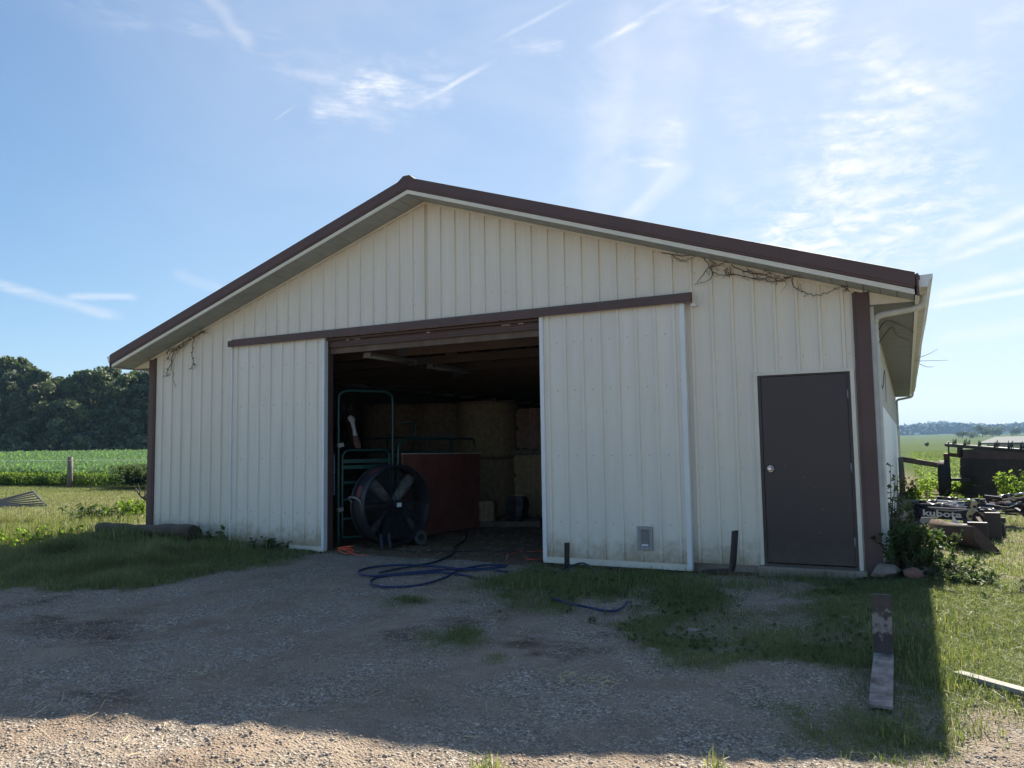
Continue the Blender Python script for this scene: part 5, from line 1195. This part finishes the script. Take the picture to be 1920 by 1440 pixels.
TP = [{}, {}, {}]
tl_ = [(-45, 108, 0, 1.0, 'tall tree at the far left edge of the wood'), (22, 112, 0, 1.10, 'tallest dark tree at the left end of the wood'), (72, 108, 2, 1.0, 'narrow tree right of the tallest one in the wood'), (118, 112, 1, .98, 'broad tree in the wood above the fence post'), (165, 106, 1, 1.02, 'round-topped tree right of the fence post in the wood'), (205, 112, 0, .98, 'tree with a pale bulging crown in the middle of the wood'), (238, 107, 2, .93, 'darker narrow tree in a dip of the wood near the barn'), (272, 111, 1, 1.04, 'tree in the wood right beside the left eave of the barn'), (318, 110, 0, 1.0, 'tree in the wood half hidden by the barn corner'), (375, 112, 2, 1.0, 'last tree in the wood hidden behind the barn')]
for i, (u, d_, k, sc, lb) in enumerate(tl_):
    p = D(u, 848, d_); place_tree(k, p[0], p[1], lb, i*1.3, sc*1.07)
# the rest of the wood behind and the undergrowth at its foot: nobody could count it
cs = []; rs = []
for u in np.arange(-260, 460, 9):
    for d_, zmax in ((117, 10.0), (124, 11.0), (104, 2.2)):
        p = D(u+rng.normal()*6, 848, d_+rng.normal()*1.5)
        for q in range(5 if zmax > 5 else 1): cs.append((p[0]+rng.normal(), p[1]+rng.normal(), H(p[0], p[1])+rng.uniform(.2, zmax))); rs.append(rng.uniform(1.3, 2.4) if zmax > 5 else 1.5)
V_, F4 = leaf_cloud(np.array(cs), np.array(rs), 70, .42, .8, .3, 5)
npmesh('woodland', V_, F4, M['leaf'], kind='stuff', label='dense dark woodland mass behind the front row of trees')

# far hills with hazy woods on the right
cs = []; rs = []; g = np.random.default_rng(9)
for u in np.arange(1500, 2300, 3.2):
    for d_ in (1520, 1640, 1800, 2050, 2350):
        p = D(u+g.normal()*3, 815, d_+g.normal()*25); r_ = g.uniform(7, 15)
        cs.append((p[0], p[1], float(height(np.array([p[0]]), np.array([p[1]]))[0])+r_*.45)); rs.append(r_)
V_, F4 = leaf_cloud(np.array(cs), np.array(rs), 60, 3.4, .85, .3, 6)
npmesh('far_woodland', V_, F4, M['farleaf'], kind='stuff', label='hazy blue wooded ridge on the horizon at the right')
def far_tree(u, v, d_, h, r, label):
    p = D(u, v, d_); z = H(p[0], p[1]); t = thing('far_tree', label, 'tree', (p[0], p[1], z), 'lone trees in the distant fields', 0, local=True)
    g = np.random.default_rng(int(u)); cs = np.stack([g.normal(0, r*.45, 16), g.normal(0, r*.45, 16), g.uniform(.25, .85, 16)*h], -1)
    V_, F4 = leaf_cloud(cs, np.full(16, r*.45), 60, max(.12, h*.075), .8, .3, int(u)); npmesh('crown', V_, F4, M['leaf'], parent=t)
    MB().tube([(0, 0, -.3), (0, 0, h*.6)], [.4, .2], 6).build('trunk', M['bark'], t, local=True)
far_tree(1804, 816, 620, 5.5, 4.2, 'low dark tree in the distance above the spreader teeth'); far_tree(1822, 817, 620, 5, 5, 'wide low bush right of the low dark tree in the distance')
far_tree(1842, 813, 700, 10, 6.2, 'round dark tree on the distant field edge'); far_tree(1860, 811, 740, 9, 7, 'broad distant tree right of the round dark tree'); far_tree(1905, 811, 760, 8, 6, 'distant tree at the right edge of the photo'); far_tree(1737, 826, 180, .8, .45, 'tiny bush alone in the middle of the open field')
for u, v, d_, w_m, lb in ((1719, 813, 1400, 9, 'tiny white farm building below the wooded ridge'), (1872, 811, 1000, 22, 'long pale barn roof far off behind the distant trees')):
    p = D(u, v, d_); z = H(p[0], p[1]); t = thing('farm_building', lb, 'building', (p[0], p[1], z), None, 0, local=True)
    MB().box((-w_m/2, -3, -1), (w_m/2, 3, 3.2)).build('wall', M['wains'], t, local=True); MB().prism([(-w_m/2-.3, -3.4, 3.2), (-w_m/2-.3, 3.4, 3.2), (-w_m/2-.3, 0, 5.4)], (w_m+.6, 0, 0)).build('roof', M['roofgrey'], t, local=True)

# ------------------------------------------------------------------ grass, crops, weeds, gravel
def blades(X, Yy, h, w, name, m, tone, lean=.35, label=None, seg=2):
    n = len(X); Z = height(X, Yy, False); a = rng.uniform(0, 2*math.pi, n); la = rng.uniform(0, 2*math.pi, n); ln = np.abs(rng.normal(0, lean, n))*h
    wx, wy = np.cos(a)*w/2, np.sin(a)*w/2; lx, ly = np.cos(la)*ln, np.sin(la)*ln
    b0 = np.stack([X-wx, Yy-wy, Z-.01], -1); b1 = np.stack([X+wx, Yy+wy, Z-.01], -1)
    m0 = np.stack([X-wx*.8+lx*.3, Yy-wy*.8+ly*.3, Z+h*.55], -1); m1 = np.stack([X+wx*.8+lx*.3, Yy+wy*.8+ly*.3, Z+h*.55], -1)
    tp_ = np.stack([X+lx, Yy+ly, Z+h*(1-.62*np.minimum(1, ln/(h*1.4)))], -1)
    V = np.stack([b0, b1, m1, m0, tp_], 1).reshape(-1, 3); i = np.arange(n)*5
    Fq = np.concatenate([np.stack([i, i+1, i+2], -1), np.stack([i, i+2, i+3], -1), np.stack([i+3, i+2, i+4], -1)])
    return npmesh(name, V, Fq, m, tone=np.repeat(tone, 5), kind='stuff', label=label)
def sample(n, x0, x1, y0, y1, mask=True, p=1.0):
    X = rng.uniform(x0, x1, n); Yy = rng.uniform(y0, y1, n)
    if mask: k = rng.random(n) < grassmask(X, Yy)**p; X, Yy = X[k], Yy[k]
    return X, Yy
def visible(X, Yy, pad=60):
    dx, dy = X-CAM[0], Yy-CAM[1]; z = dx*F_[0]+dy*F_[1]; u = 960+FPX*(dx*R_[0]+dy*R_[1])/np.maximum(z, .1); return (z > .5) & (u > -pad*3) & (u < 1920+pad*3)
def tones(X, Yy, dry=.12):
    t = np.clip(.15+.30*vnoise(X, Yy, .7, 31)+.2*vnoise(X, Yy, 2.2, 32)+.16*rng.normal(size=len(X)), 0, .66); k = rng.random(len(X)) < dry; t[k] = rng.uniform(.7, 1, k.sum()); return t
WEEDS = []
# right side thin grass before the doors and in the sun
X, Yy = sample(420000, 6.8, 12.6, -5.2, .1, p=1.7); k = visible(X, Yy); X, Yy = X[k], Yy[k]
hgt = .016+.085*vnoise(X, Yy, .35, 41)**1.6*rng.random(len(X))+.012*rng.random(len(X))
blades(X, Yy, hgt, .0024+.0018*rng.random(len(X)), 'yard_grass', M['grass'], tones(X, Yy, .10), 1.0, 'patchy short grass growing through the gravel before the barn')
X, Yy = sample(60000, 11.0, 17, -4.5, 10, p=1); k = visible(X, Yy) & (X > 11.1); X, Yy = X[k], Yy[k]
blades(X, Yy, .03+.11*vnoise(X, Yy, .5, 42)**1.5*rng.random(len(X)), .006+.003*rng.random(len(X)), 'side_grass', M['grass'], tones(X, Yy, .10), .9, 'sunlit grass along the right side of the barn')
# left mound
X, Yy = sample(300000, -5, 4.2, -5.2, .6, p=1.6); k = visible(X, Yy) & ~((X > -.0) & (Yy > -.03)); X, Yy = X[k], Yy[k]
ldir = (LOGB-LOGA)[:2]; ldir = ldir/np.linalg.norm(ldir); ldist = np.abs((X-LOGA[0])*ldir[1]-(Yy-LOGA[1])*ldir[0]); lcut = np.where((ldist < .9) & (Yy < 1.2), sstep(.1, 1.0, ldist)*.8+.2, 1)
ex_ = lcut*sstep(-.6, 1.2, np.minimum(poly_sd(X, Yy, POLY_LEFT), 2)); tall = .022+(.34*vnoise(X, Yy, .45, 43)**2.4+.05*vnoise(X, Yy, .15, 45))*ex_
blades(X, Yy, tall*(.35+.8*rng.random(len(X))), .0035+.003*rng.random(len(X)), 'mound_grass', M['grass'], np.clip(tones(X, Yy, .08)+.14, 0, 1), .8, 'long grass on the bank at the left of the barn')
X, Yy = sample(170000, -26, -2, -2, 12, p=1); k = visible(X, Yy) & ~((X > -.1) & (Yy > 0)); X, Yy = X[k], Yy[k]
near_c = np.exp(-((X+3)**2+(Yy-.5)**2)/9)
blades(X, Yy, .03+.05*rng.random(len(X))+near_c*.16*rng.random(len(X))*vnoise(X, Yy, .8, 44), .007+.006*rng.random(len(X)), 'lawn_grass', M['grass'], tones(X, Yy, .35), .8, 'mown sunny lawn between the barn and the fence')
# small broad-leaved weeds between the grass
for (nw, x0, x1, y0, y1, nm, lb) in ((2600, -5, 4, -4.5, 0, 'ground_weeds', 'low broadleaf weeds in the grass at the left of the barn'), (2400, 7, 11.3, -3.2, -.1, 'ground_weeds', 'low broadleaf weeds in the thin grass before the doors')):
    X, Yy = sample(nw, x0, x1, y0, y1, p=1.2); kk = rng.random(len(X)) < .15+1.3*np.clip(vnoise(X, Yy, .8, 81)-.35, 0, 1); X, Yy = X[kk], Yy[kk]
    kk = ~((X > -.1) & (X < 11.1) & (Yy > -.15)); WEEDS.append((X[kk], Yy[kk], nm, lb))
# tufts
X, Yy = [], []
for (u, v, z, n, s) in ((1470, 1080, 0, 500, .25), (1540, 1085, 0, 500, .25), (1400, 1105, -.02, 300, .2), (1100, 1095, -.03, 900, .4), (980, 1095, -.03, 700, .35), (1200, 1085, -.03, 800, .4), (1290, 1100, -.03, 500, .3), (1750, 1240, -.08, 700, .25), (1770, 1290, -.08, 300, .12), (1860, 1200, -.06, 800, .4), (1700, 1190, -.08, 500, .25), (915, 1440, -.05, 90, .05), (1345, 1440, -.08, 30, .04), (610, 1020, 0, 60, .08)):
    p = P(u, v, z); X.append(p[0]+rng.normal(0, s, n)); Yy.append(p[1]+rng.normal(0, s*.8, n))
X = np.concatenate(X); Yy = np.concatenate(Yy); k = ~((X > 0) & (X < 11.06) & (Yy > -.16)); X, Yy = X[k], Yy[k]
blades(X, Yy, .04+.10*rng.random(len(X)), .004+.003*rng.random(len(X)), 'grass_tufts', M['grass'], tones(X, Yy, .12), .6, 'taller grass tufts before the doors')
X, Yy = [], []
for (u, v, z, n, s_) in ((170, 985, .10, 900, .45), (110, 1000, .05, 900, .5), (40, 1020, 0, 900, .5), (225, 1010, .10, 500, .3), (-20, 1010, 0, 600, .6), (300, 1030, .05, 400, .35), (420, 1030, .02, 300, .3)):
    p = P(u, v, z); X.append(p[0]+rng.normal(0, s_, n)); Yy.append(p[1]+rng.normal(0, s_*.7, n))
X = np.concatenate(X); Yy = np.concatenate(Yy); k = ~((X > -.05) & (Yy > -.16)); X, Yy = X[k], Yy[k]
blades(X, Yy, .10+.24*rng.random(len(X))**1.5, .007+.006*rng.random(len(X)), 'grass_tufts', M['grass'], np.clip(tones(X, Yy, .06)+.1, 0, 1), .7, 'tall bright grass clumps along the shadow edge at the left')
# straw litter in the yard
cx = rng.uniform(3, 12, 1500); cy = rng.uniform(-6.6, -.3, 1500); straw_mesh('straw_litter', cx, cy, .07, .0016, M['straw'], .006, 'scattered dry straw stems on the yard')
p = P(1085, 1278, -.08); cx = p[0]+rng.normal(0, .13, 80); cy = p[1]+rng.normal(0, .07, 80); straw_mesh('straw_litter', cx, cy, .07, .002, M['straw'], .01, 'small heap of reddish straw on the gravel')
# pebbles
def pebbles(n, x0, x1, y0, y1, r0, r1, name, label, sun=False):
    X = rng.uniform(x0, x1, n); Yy = rng.uniform(y0, y1, n); k = visible(X, Yy) & (rng.random(n) > .75*grassmask(X, Yy)) & (rng.random(n) < .25+.9*vnoise(X, Yy, .6, 51)); X, Yy = X[k], Yy[k]; n = len(X)
    r = r0+(r1-r0)*rng.random(n)**4.5; Z = height(X, Yy, True)+r*.15
    ico = np.array([(0, 0, 1), (.9, 0, .1), (.28, .85, -.1), (-.72, .52, .12), (-.72, -.52, -.08), (.28, -.85, .1), (0, 0, -1)]); fc_ = np.array([(0, 1, 2), (0, 2, 3), (0, 3, 4), (0, 4, 5), (0, 5, 1), (6, 2, 1), (6, 3, 2), (6, 4, 3), (6, 5, 4), (6, 1, 5)])
    J = ico[None]+rng.normal(0, .16, (n, 7, 3)); J[:, :, 2] *= .6; a = rng.uniform(0, 2*math.pi, n); c, s = np.cos(a), np.sin(a)
    x = J[:, :, 0]*1.2; y = J[:, :, 1]*.85; V = np.stack([(x*c[:, None]-y*s[:, None])*r[:, None]+X[:, None], (x*s[:, None]+y*c[:, None])*r[:, None]+Yy[:, None], J[:, :, 2]*r[:, None]+Z[:, None]], -1)
    Fq = (fc_[None]+(np.arange(n)*7)[:, None, None]).reshape(-1, 3); return npmesh(name, V.reshape(-1, 3), Fq, M['pebble'], kind='stuff', label=label)
pebbles(75000, 3, 12.6, -7, -.1, .003, .013, 'gravel', 'loose gravel stones on the yard'); pebbles(34000, 6, 12.6, -7, -4.4, .003, .014, 'gravel', 'coarse broken gravel in the sunlit foreground')

# corn field
def corn_field():
    Xs, Ys = [], []
    for yy in np.arange(12.6, 40, .76):
        x = np.arange(-75, -3, .19); Xs.append(x+rng.normal(0, .03, len(x))); Ys.append(np.full(len(x), yy)+rng.normal(0, .04, len(x)))
    X = np.concatenate(Xs); Yy = np.concatenate(Ys); k = visible(X, Yy, 20); r = np.hypot(X-CAM[0], Yy-CAM[1]); k &= (r < 70) & (((X-CAM[0])*R_[0]+(Yy-CAM[1])*R_[1])*FPX/((X-CAM[0])*F_[0]+(Yy-CAM[1])*F_[1])+960 < 330)
    return X[k], Yy[k]
def crop(X, Yy, hh0, nl, ll, lw, name, m, label):
    n = len(X); Z = height(X, Yy); V = []; 
    X = np.repeat(X, nl); Yy = np.repeat(Yy, nl); Z = np.repeat(Z, nl); n = len(X); a = rng.uniform(0, 2*math.pi, n); hb_ = hh0*rng.uniform(.15, .85, n); L = ll*rng.uniform(.6, 1.1, n); up = rng.uniform(.25, .6, n)*L
    dx, dy = np.cos(a), np.sin(a); wx, wy = -dy*lw/2, dx*lw/2
    p0 = np.stack([X, Yy, Z+hb_], -1); p1 = np.stack([X+dx*L*.5, Yy+dy*L*.5, Z+hb_+up], -1); p2 = np.stack([X+dx*L, Yy+dy*L, Z+hb_+up*.35], -1); w = np.stack([wx, wy, np.zeros(n)], -1)
    V = np.stack([p0-w*.6, p0+w*.6, p1+w, p1-w, p2], 1).reshape(-1, 3); i = np.arange(n)*5
    Fq = np.concatenate([np.stack([i, i+1, i+2], -1), np.stack([i, i+2, i+3], -1), np.stack([i+3, i+2, i+4], -1)])
    return npmesh(name, V, Fq, m, kind='stuff', label=label)
X, Yy = corn_field(); crop(X, Yy, .72, 11, .66, .07, 'corn_crop', M['corn'], 'young green corn standing in rows beyond the fence')
# farther corn, coarser
Xf = rng.uniform(-130, -15, 40000); Yf = rng.uniform(30, 95, 40000); r = np.hypot(Xf-CAM[0], Yf-CAM[1]); uu = ((Xf-CAM[0])*R_[0]+(Yf-CAM[1])*R_[1])*FPX/((Xf-CAM[0])*F_[0]+(Yf-CAM[1])*F_[1])+960
k = (r > 58) & (r < 106+0*r) & (uu > -30) & (uu < 320); crop(Xf[k], Yf[k], .6, 5, 1.0, .14, 'corn_crop', M['corn'], 'far part of the corn field in front of the wood')
Xf = rng.uniform(-75, -3, 30000); Yf = rng.uniform(12.6, 60, 30000); uu = ((Xf-CAM[0])*R_[0]+(Yf-CAM[1])*R_[1])*FPX/((Xf-CAM[0])*F_[0]+(Yf-CAM[1])*F_[1])+960; r = np.hypot(Xf-CAM[0], Yf-CAM[1])
k = (r > 40) & (r < 75) & (uu > -30) & (uu < 320); crop(Xf[k], Yf[k], .6, 6, .8, .10, 'corn_crop', M['corn'], 'middle part of the corn field')
# weeds along the fence
Xw = rng.uniform(-34, -3, 2600); Yw = 11.6+np.abs(rng.normal(0, .55, 2600)); kk = rng.random(2600) < .15+.75*vnoise(Xw, Yw, 1.6, 61)**1.5; Xw, Yw = Xw[kk], Yw[kk]
crop(Xw, Yw, .62, 16, .20, .045, 'fence_weeds', M['weed'], 'tall yellow green weeds along the wire fence')
Xw = rng.uniform(-16.5, -9, 700); Yw = 12.0+rng.normal(0, .6, 700); crop(Xw, Yw, 1.05, 26, .16, .05, 'fence_weeds', M['bush'], 'taller dark weeds by the fence near the barn corner')
# right field: leafy green crop
Xw = rng.uniform(11.3, 30, 30000); Yw = rng.uniform(13.5, 70, 30000); k = visible(Xw, Yw, 10) & (np.abs(Xw-11.06) > .6); Xw, Yw = Xw[k], Yw[k]
k = (Yw > 19) | (Xw > 13.5) | (rng.random(len(Xw)) < .5); Xw, Yw = Xw[k][:9000], Yw[k][:9000]; crop(Xw, Yw, .40, 12, .20, .09, 'bean_crop', M['weed'], 'leafy green crop and weeds beyond the equipment')

for X, Yy, nm, lb in WEEDS: crop(X, Yy, .03, 9, .034, .011, nm, M['bush'], lb)
# leafy plants
def leafy(name, base, stems, hgt, spread, nl, size, m, label, cat, sd, dirn=(0, 0), group=None):
    g = np.random.default_rng(sd); t = thing(name, label, cat, base, group, 0, local=True); mb = MB(); Vs = []
    for s in range(stems):
        a = g.uniform(0, 2*math.pi); sp = spread*g.random()**.6; hh_ = hgt*g.uniform(.5, 1); ox, oy = spread*.4*g.normal(), spread*.3*g.normal()
        tip = np.array([ox+sp*math.cos(a)+dirn[0]*hh_, oy+sp*math.sin(a)*.8+dirn[1]*hh_, hh_]); b0 = np.array([ox, oy, -.02]); mid = (b0+tip)/2+np.array([0, 0, hh_*.12])
        mb.tube([b0, mid, tip], [.007, .005, .002], 4)
        n = nl; s_ = g.random(n)**.8; q = b0[None]*((1-s_)**2)[:, None]+2*mid[None]*(s_*(1-s_))[:, None]+tip[None]*(s_**2)[:, None]
        d = g.normal(size=(n, 3)); d[:, 2] = d[:, 2]*.7+.1; d /= np.linalg.norm(d, axis=1, keepdims=True); L = size*(.5+g.random(n))[:, None]
        w = np.cross(d, np.array([0, 0, 1.])); w /= np.linalg.norm(w, axis=1, keepdims=True)+1e-9; w = w*L*.30+g.normal(size=(n, 3))*L*.16
        e = q+d*L; c1 = q+d*L*.45+np.array([0, 0, .1])*L; e[:, 2] -= L[:, 0]*.25
        Vs.append(np.stack([q, c1-w, e, c1+w], 1).reshape(-1, 3))
    V = np.concatenate(Vs); npmesh('leaves', V, np.arange(len(V)).reshape(-1, 4), m, parent=t); mb.build('stems', m if m is not M['bush'] else M['twig'], t, local=True); return t
def gb(x, y, dz=0): return (x, y, H(x, y)+dz)
leafy('weed_bush', gb(11.30, .12), 74, .52, .30, 44, .045, M['bush'], 'dense dark green bush climbing the right corner of the barn', 'bush', 1)
leafy('weed_bush', gb(11.28, .95), 22, .75, .12, 28, .045, M['bush'], 'tall leafy weeds behind the corner bush against the side wall', 'bush', 2)
leafy('weed_bush', gb(11.66, .15), 30, .24, .26, 26, .036, M['bush'], 'sunlit scraggly bush between the corner and the loader bucket', 'bush', 3)
leafy('weed_bush', gb(11.80, -.25), 40, .16, .32, 20, .036, M['bush'], 'low trailing vine leaves on the ground right of the corner bush', 'bush', 4)
leafy('weed_bush', gb(12.15, -.6), 26, .12, .4, 16, .035, M['bush'], 'low weeds at the right edge of the corner thicket', 'bush', 5)
leafy('weed_bush', gb(11.15, .35), 14, 1.15, .14, 26, .045, M['bush'], 'thin vine creeping up the brown corner trim', 'vine', 6)
p = D(1908, 905, 15.4); leafy('weed_bush', (p[0], p[1], -.02), 34, .85, .28, 34, .06, M['weed'], 'bushy green vine growing over the side of the manure spreader', 'bush', 7)
p = D(1800, 930, 16.5); leafy('weed_bush', (p[0], p[1], -.02), 24, .30, .5, 20, .06, M['weed'], 'low weeds growing under the manure spreader', 'bush', 8)
p = D(1712, 915, 19.0); leafy('weed_bush', (p[0], p[1], -.02), 30, .55, .5, 26, .06, M['weed'], 'yellow green weeds by the post at the back corner', 'bush', 9)
leafy('weed_bush', gb(-2.5, .9), 44, .42, .55, 24, .06, M['bush'], 'bright leafy weeds at the hidden left end of the pole', 'bush', 10)
p = P(240, 960, .1); leafy('weed_bush', gb(p[0], p[1]), 34, .38, .6, 22, .06, M['weed'], 'leafy green weeds on the lawn left of the barn corner', 'bush', 11)
p = P(447, 1012, .04); leafy('single_weed', (p[0], -.32, H(p[0], -.3)), 3, .30, .04, 16, .055, M['bush'], 'single upright weed before the left sliding door edge', 'weed', 12)
p = P(490, 1030, .0); leafy('weed_bush', (p[0], -.35, H(p[0], -.3)), 14, .18, .25, 16, .05, M['bush'], 'low weeds at the foot of the left sliding door', 'bush', 13)
p = P(390, 1010, .06); leafy('weed_bush', (p[0], -.3, H(p[0], -.3)), 12, .22, .18, 16, .05, M['bush'], 'small weeds by the cut end of the pole', 'bush', 14)
p = P(60, 1015, .05); leafy('weed_bush', gb(p[0], p[1]), 44, .34, .9, 20, .05, M['weed'], 'broadleaf weeds in the sun at the left edge', 'bush', 15)

# ------------------------------------------------------------------ vines on the gable
def vine(name, lines, label, r=.006, leaves=0, y=-.06, sd=0, cat='vine'):
    g = np.random.default_rng(sd); c0 = Y(*lines[0][0][:2], y); t = thing(name, label, cat, c0); mb = MB(); lv = []
    for ln in lines:
        pts = [Y(u, v, y+g.normal()*.012) for (u, v) in ln]; sp = spline(pts, 5); sp = [p+Vector(g.normal(0, .006, 3)) for p in sp]
        mb.tube(sp, [r*(1-.5*i/len(sp)) for i in range(len(sp))], 5)
        for p in sp[::2]:
            if g.random() < leaves: lv.append(p)
            if g.random() < .35: mb.tube([p, p+Vector(g.normal(0, .035, 3)), p+Vector(g.normal(0, .06, 3))], [r*.5, r*.4, r*.2], 4)
    mb.build('stems', M['twig'], t)
    if lv:
        V = []
        for p in lv:
            p = np.array(p); d = g.normal(size=3); d[2] = -abs(d[2])-.5; d /= np.linalg.norm(d); w = np.cross(d, g.normal(size=3)); w /= np.linalg.norm(w); s = g.uniform(.03, .065)
            V += [p, p+d*s*.5+w*s*.3, p+d*s, p+d*s*.5-w*s*.3]
        V = np.array(V)-np.array(c0); npmesh('dead_leaves', V, np.arange(len(V)).reshape(-1, 4), M['deadleaf'], parent=t)
    return t
vine('dead_vine', [[(1240, 474), (1255, 476), (1275, 480), (1300, 478), (1330, 482), (1370, 487)], [(1260, 476), (1270, 485), (1285, 488), (1305, 480)], [(1318, 480), (1330, 498), (1337, 512), (1330, 525), (1312, 530)], [(1330, 500), (1315, 520), (1303, 535)], [(1330, 500), (1345, 498), (1360, 492), (1372, 488)], [(1330, 488), (1340, 493), (1338, 499)], [(1335, 508), (1352, 516), (1365, 517)], [(1362, 503), (1362, 514), (1370, 510), (1368, 500)], [(1372, 490), (1400, 497), (1425, 500), (1445, 513)]], 'tangle of bare vine stems under the right rake above the track end', sd=1)
vine('dead_vine', [[(1365, 515), (1390, 516), (1410, 522), (1440, 520), (1465, 527), (1480, 520), (1510, 520)], [(1370, 498), (1400, 510), (1430, 515), (1455, 522), (1475, 521)], [(1395, 508), (1425, 514), (1450, 513)], [(1410, 522), (1435, 526), (1452, 528), (1470, 524)], [(1470, 520), (1500, 518), (1540, 523), (1570, 530), (1600, 537)]], 'bare vine stems trailing along the soffit between the ribs', sd=2)
vine('dead_vine', [[(1486, 520), (1488, 538), (1500, 545), (1515, 551), (1535, 553), (1560, 545), (1580, 538), (1600, 536)], [(1575, 532), (1585, 540), (1593, 546)], [(1590, 532), (1600, 535), (1618, 545), (1628, 562)]], 'long drooping vine loop near the right corner trim', sd=3)
vine('dead_vine', [[(385, 622), (365, 632), (345, 648), (330, 655), (322, 672), (324, 700), (327, 722)], [(383, 620), (370, 626), (355, 635), (340, 650), (328, 668), (318, 690)], [(365, 632), (360, 655), (362, 680), (358, 692)], [(345, 640), (334, 650), (320, 662), (312, 672)], [(330, 655), (318, 655), (313, 662)], [(322, 680), (314, 695), (313, 706)]], 'dead vine with withered leaves under the left rake', r=.007, leaves=.55, sd=4)
vx = .0
def vine3(name, lines, label, r, sd):
    g = np.random.default_rng(sd); t = thing(name, label, 'vine', tuple(lines[0][0])); mb = MB()
    for ln in lines: sp = spline(ln, 5); mb.tube(sp, [r*(1-.6*i/len(sp)) for i in range(len(sp))], 5)
    mb.build('stems', M['twig'], t)
gX = 11.62
vine3('dead_vine', [[(gX, 7, 2.93), (gX+.14, 6.95, 2.97), (gX+.30, 6.9, 3.05)], [(gX-.1, 6.9, 2.86), (gX+.12, 6.9, 2.85), (gX+.45, 6.9, 2.84)], [(gX, 6.9, 2.80), (gX+.12, 6.9, 2.74), (gX+.22, 6.9, 2.74)]], 'bare twigs poking out past the right gutter', .0055, 1)
vine3('dead_vine', [[(11.1, .6, 2.6), (11.2, 1.0, 2.80), (11.35, 1.6, 2.82), (11.5, 2.2, 2.80)], [(11.1, .8, 2.5), (11.25, 1.4, 2.78), (11.3, 2.4, 2.80), (11.45, 3.2, 2.81)], [(11.09, 1.2, 2.3), (11.1, 2.2, 2.1), (11.12, 3.0, 2.4), (11.1, 4, 2.0)], [(11.09, .5, 2.4), (11.1, 1.0, 1.9), (11.09, 1.4, 1.6)]], 'thin vine stems under the right eave by the downspout', .009, 2)

# ------------------------------------------------------------------ air
hz_mb = MB().box((-2900, -2900, -2.5), (2900, 2900, 62)); hazeo = hz_mb.build('haze', bpy.data.materials.new('haze_air')); hazeo['kind'] = 'stuff'; hazeo['label'] = 'pale summer haze over the fields'
hm = hazeo.data.materials[0]; hm.use_nodes = True; hm.node_tree.nodes.clear()
pv = hm.node_tree.nodes.new('ShaderNodeVolumePrincipled'); pv.inputs['Density'].default_value = .00022; pv.inputs['Color'].default_value = (.42, .68, 1.0, 1); pv.inputs['Anisotropy'].default_value = .0
ho = hm.node_tree.nodes.new('ShaderNodeOutputMaterial'); hm.node_tree.links.new(pv.outputs[0], ho.inputs['Volume'])

for o in bpy.data.objects:
    if '_abs' in o: del o['_abs']
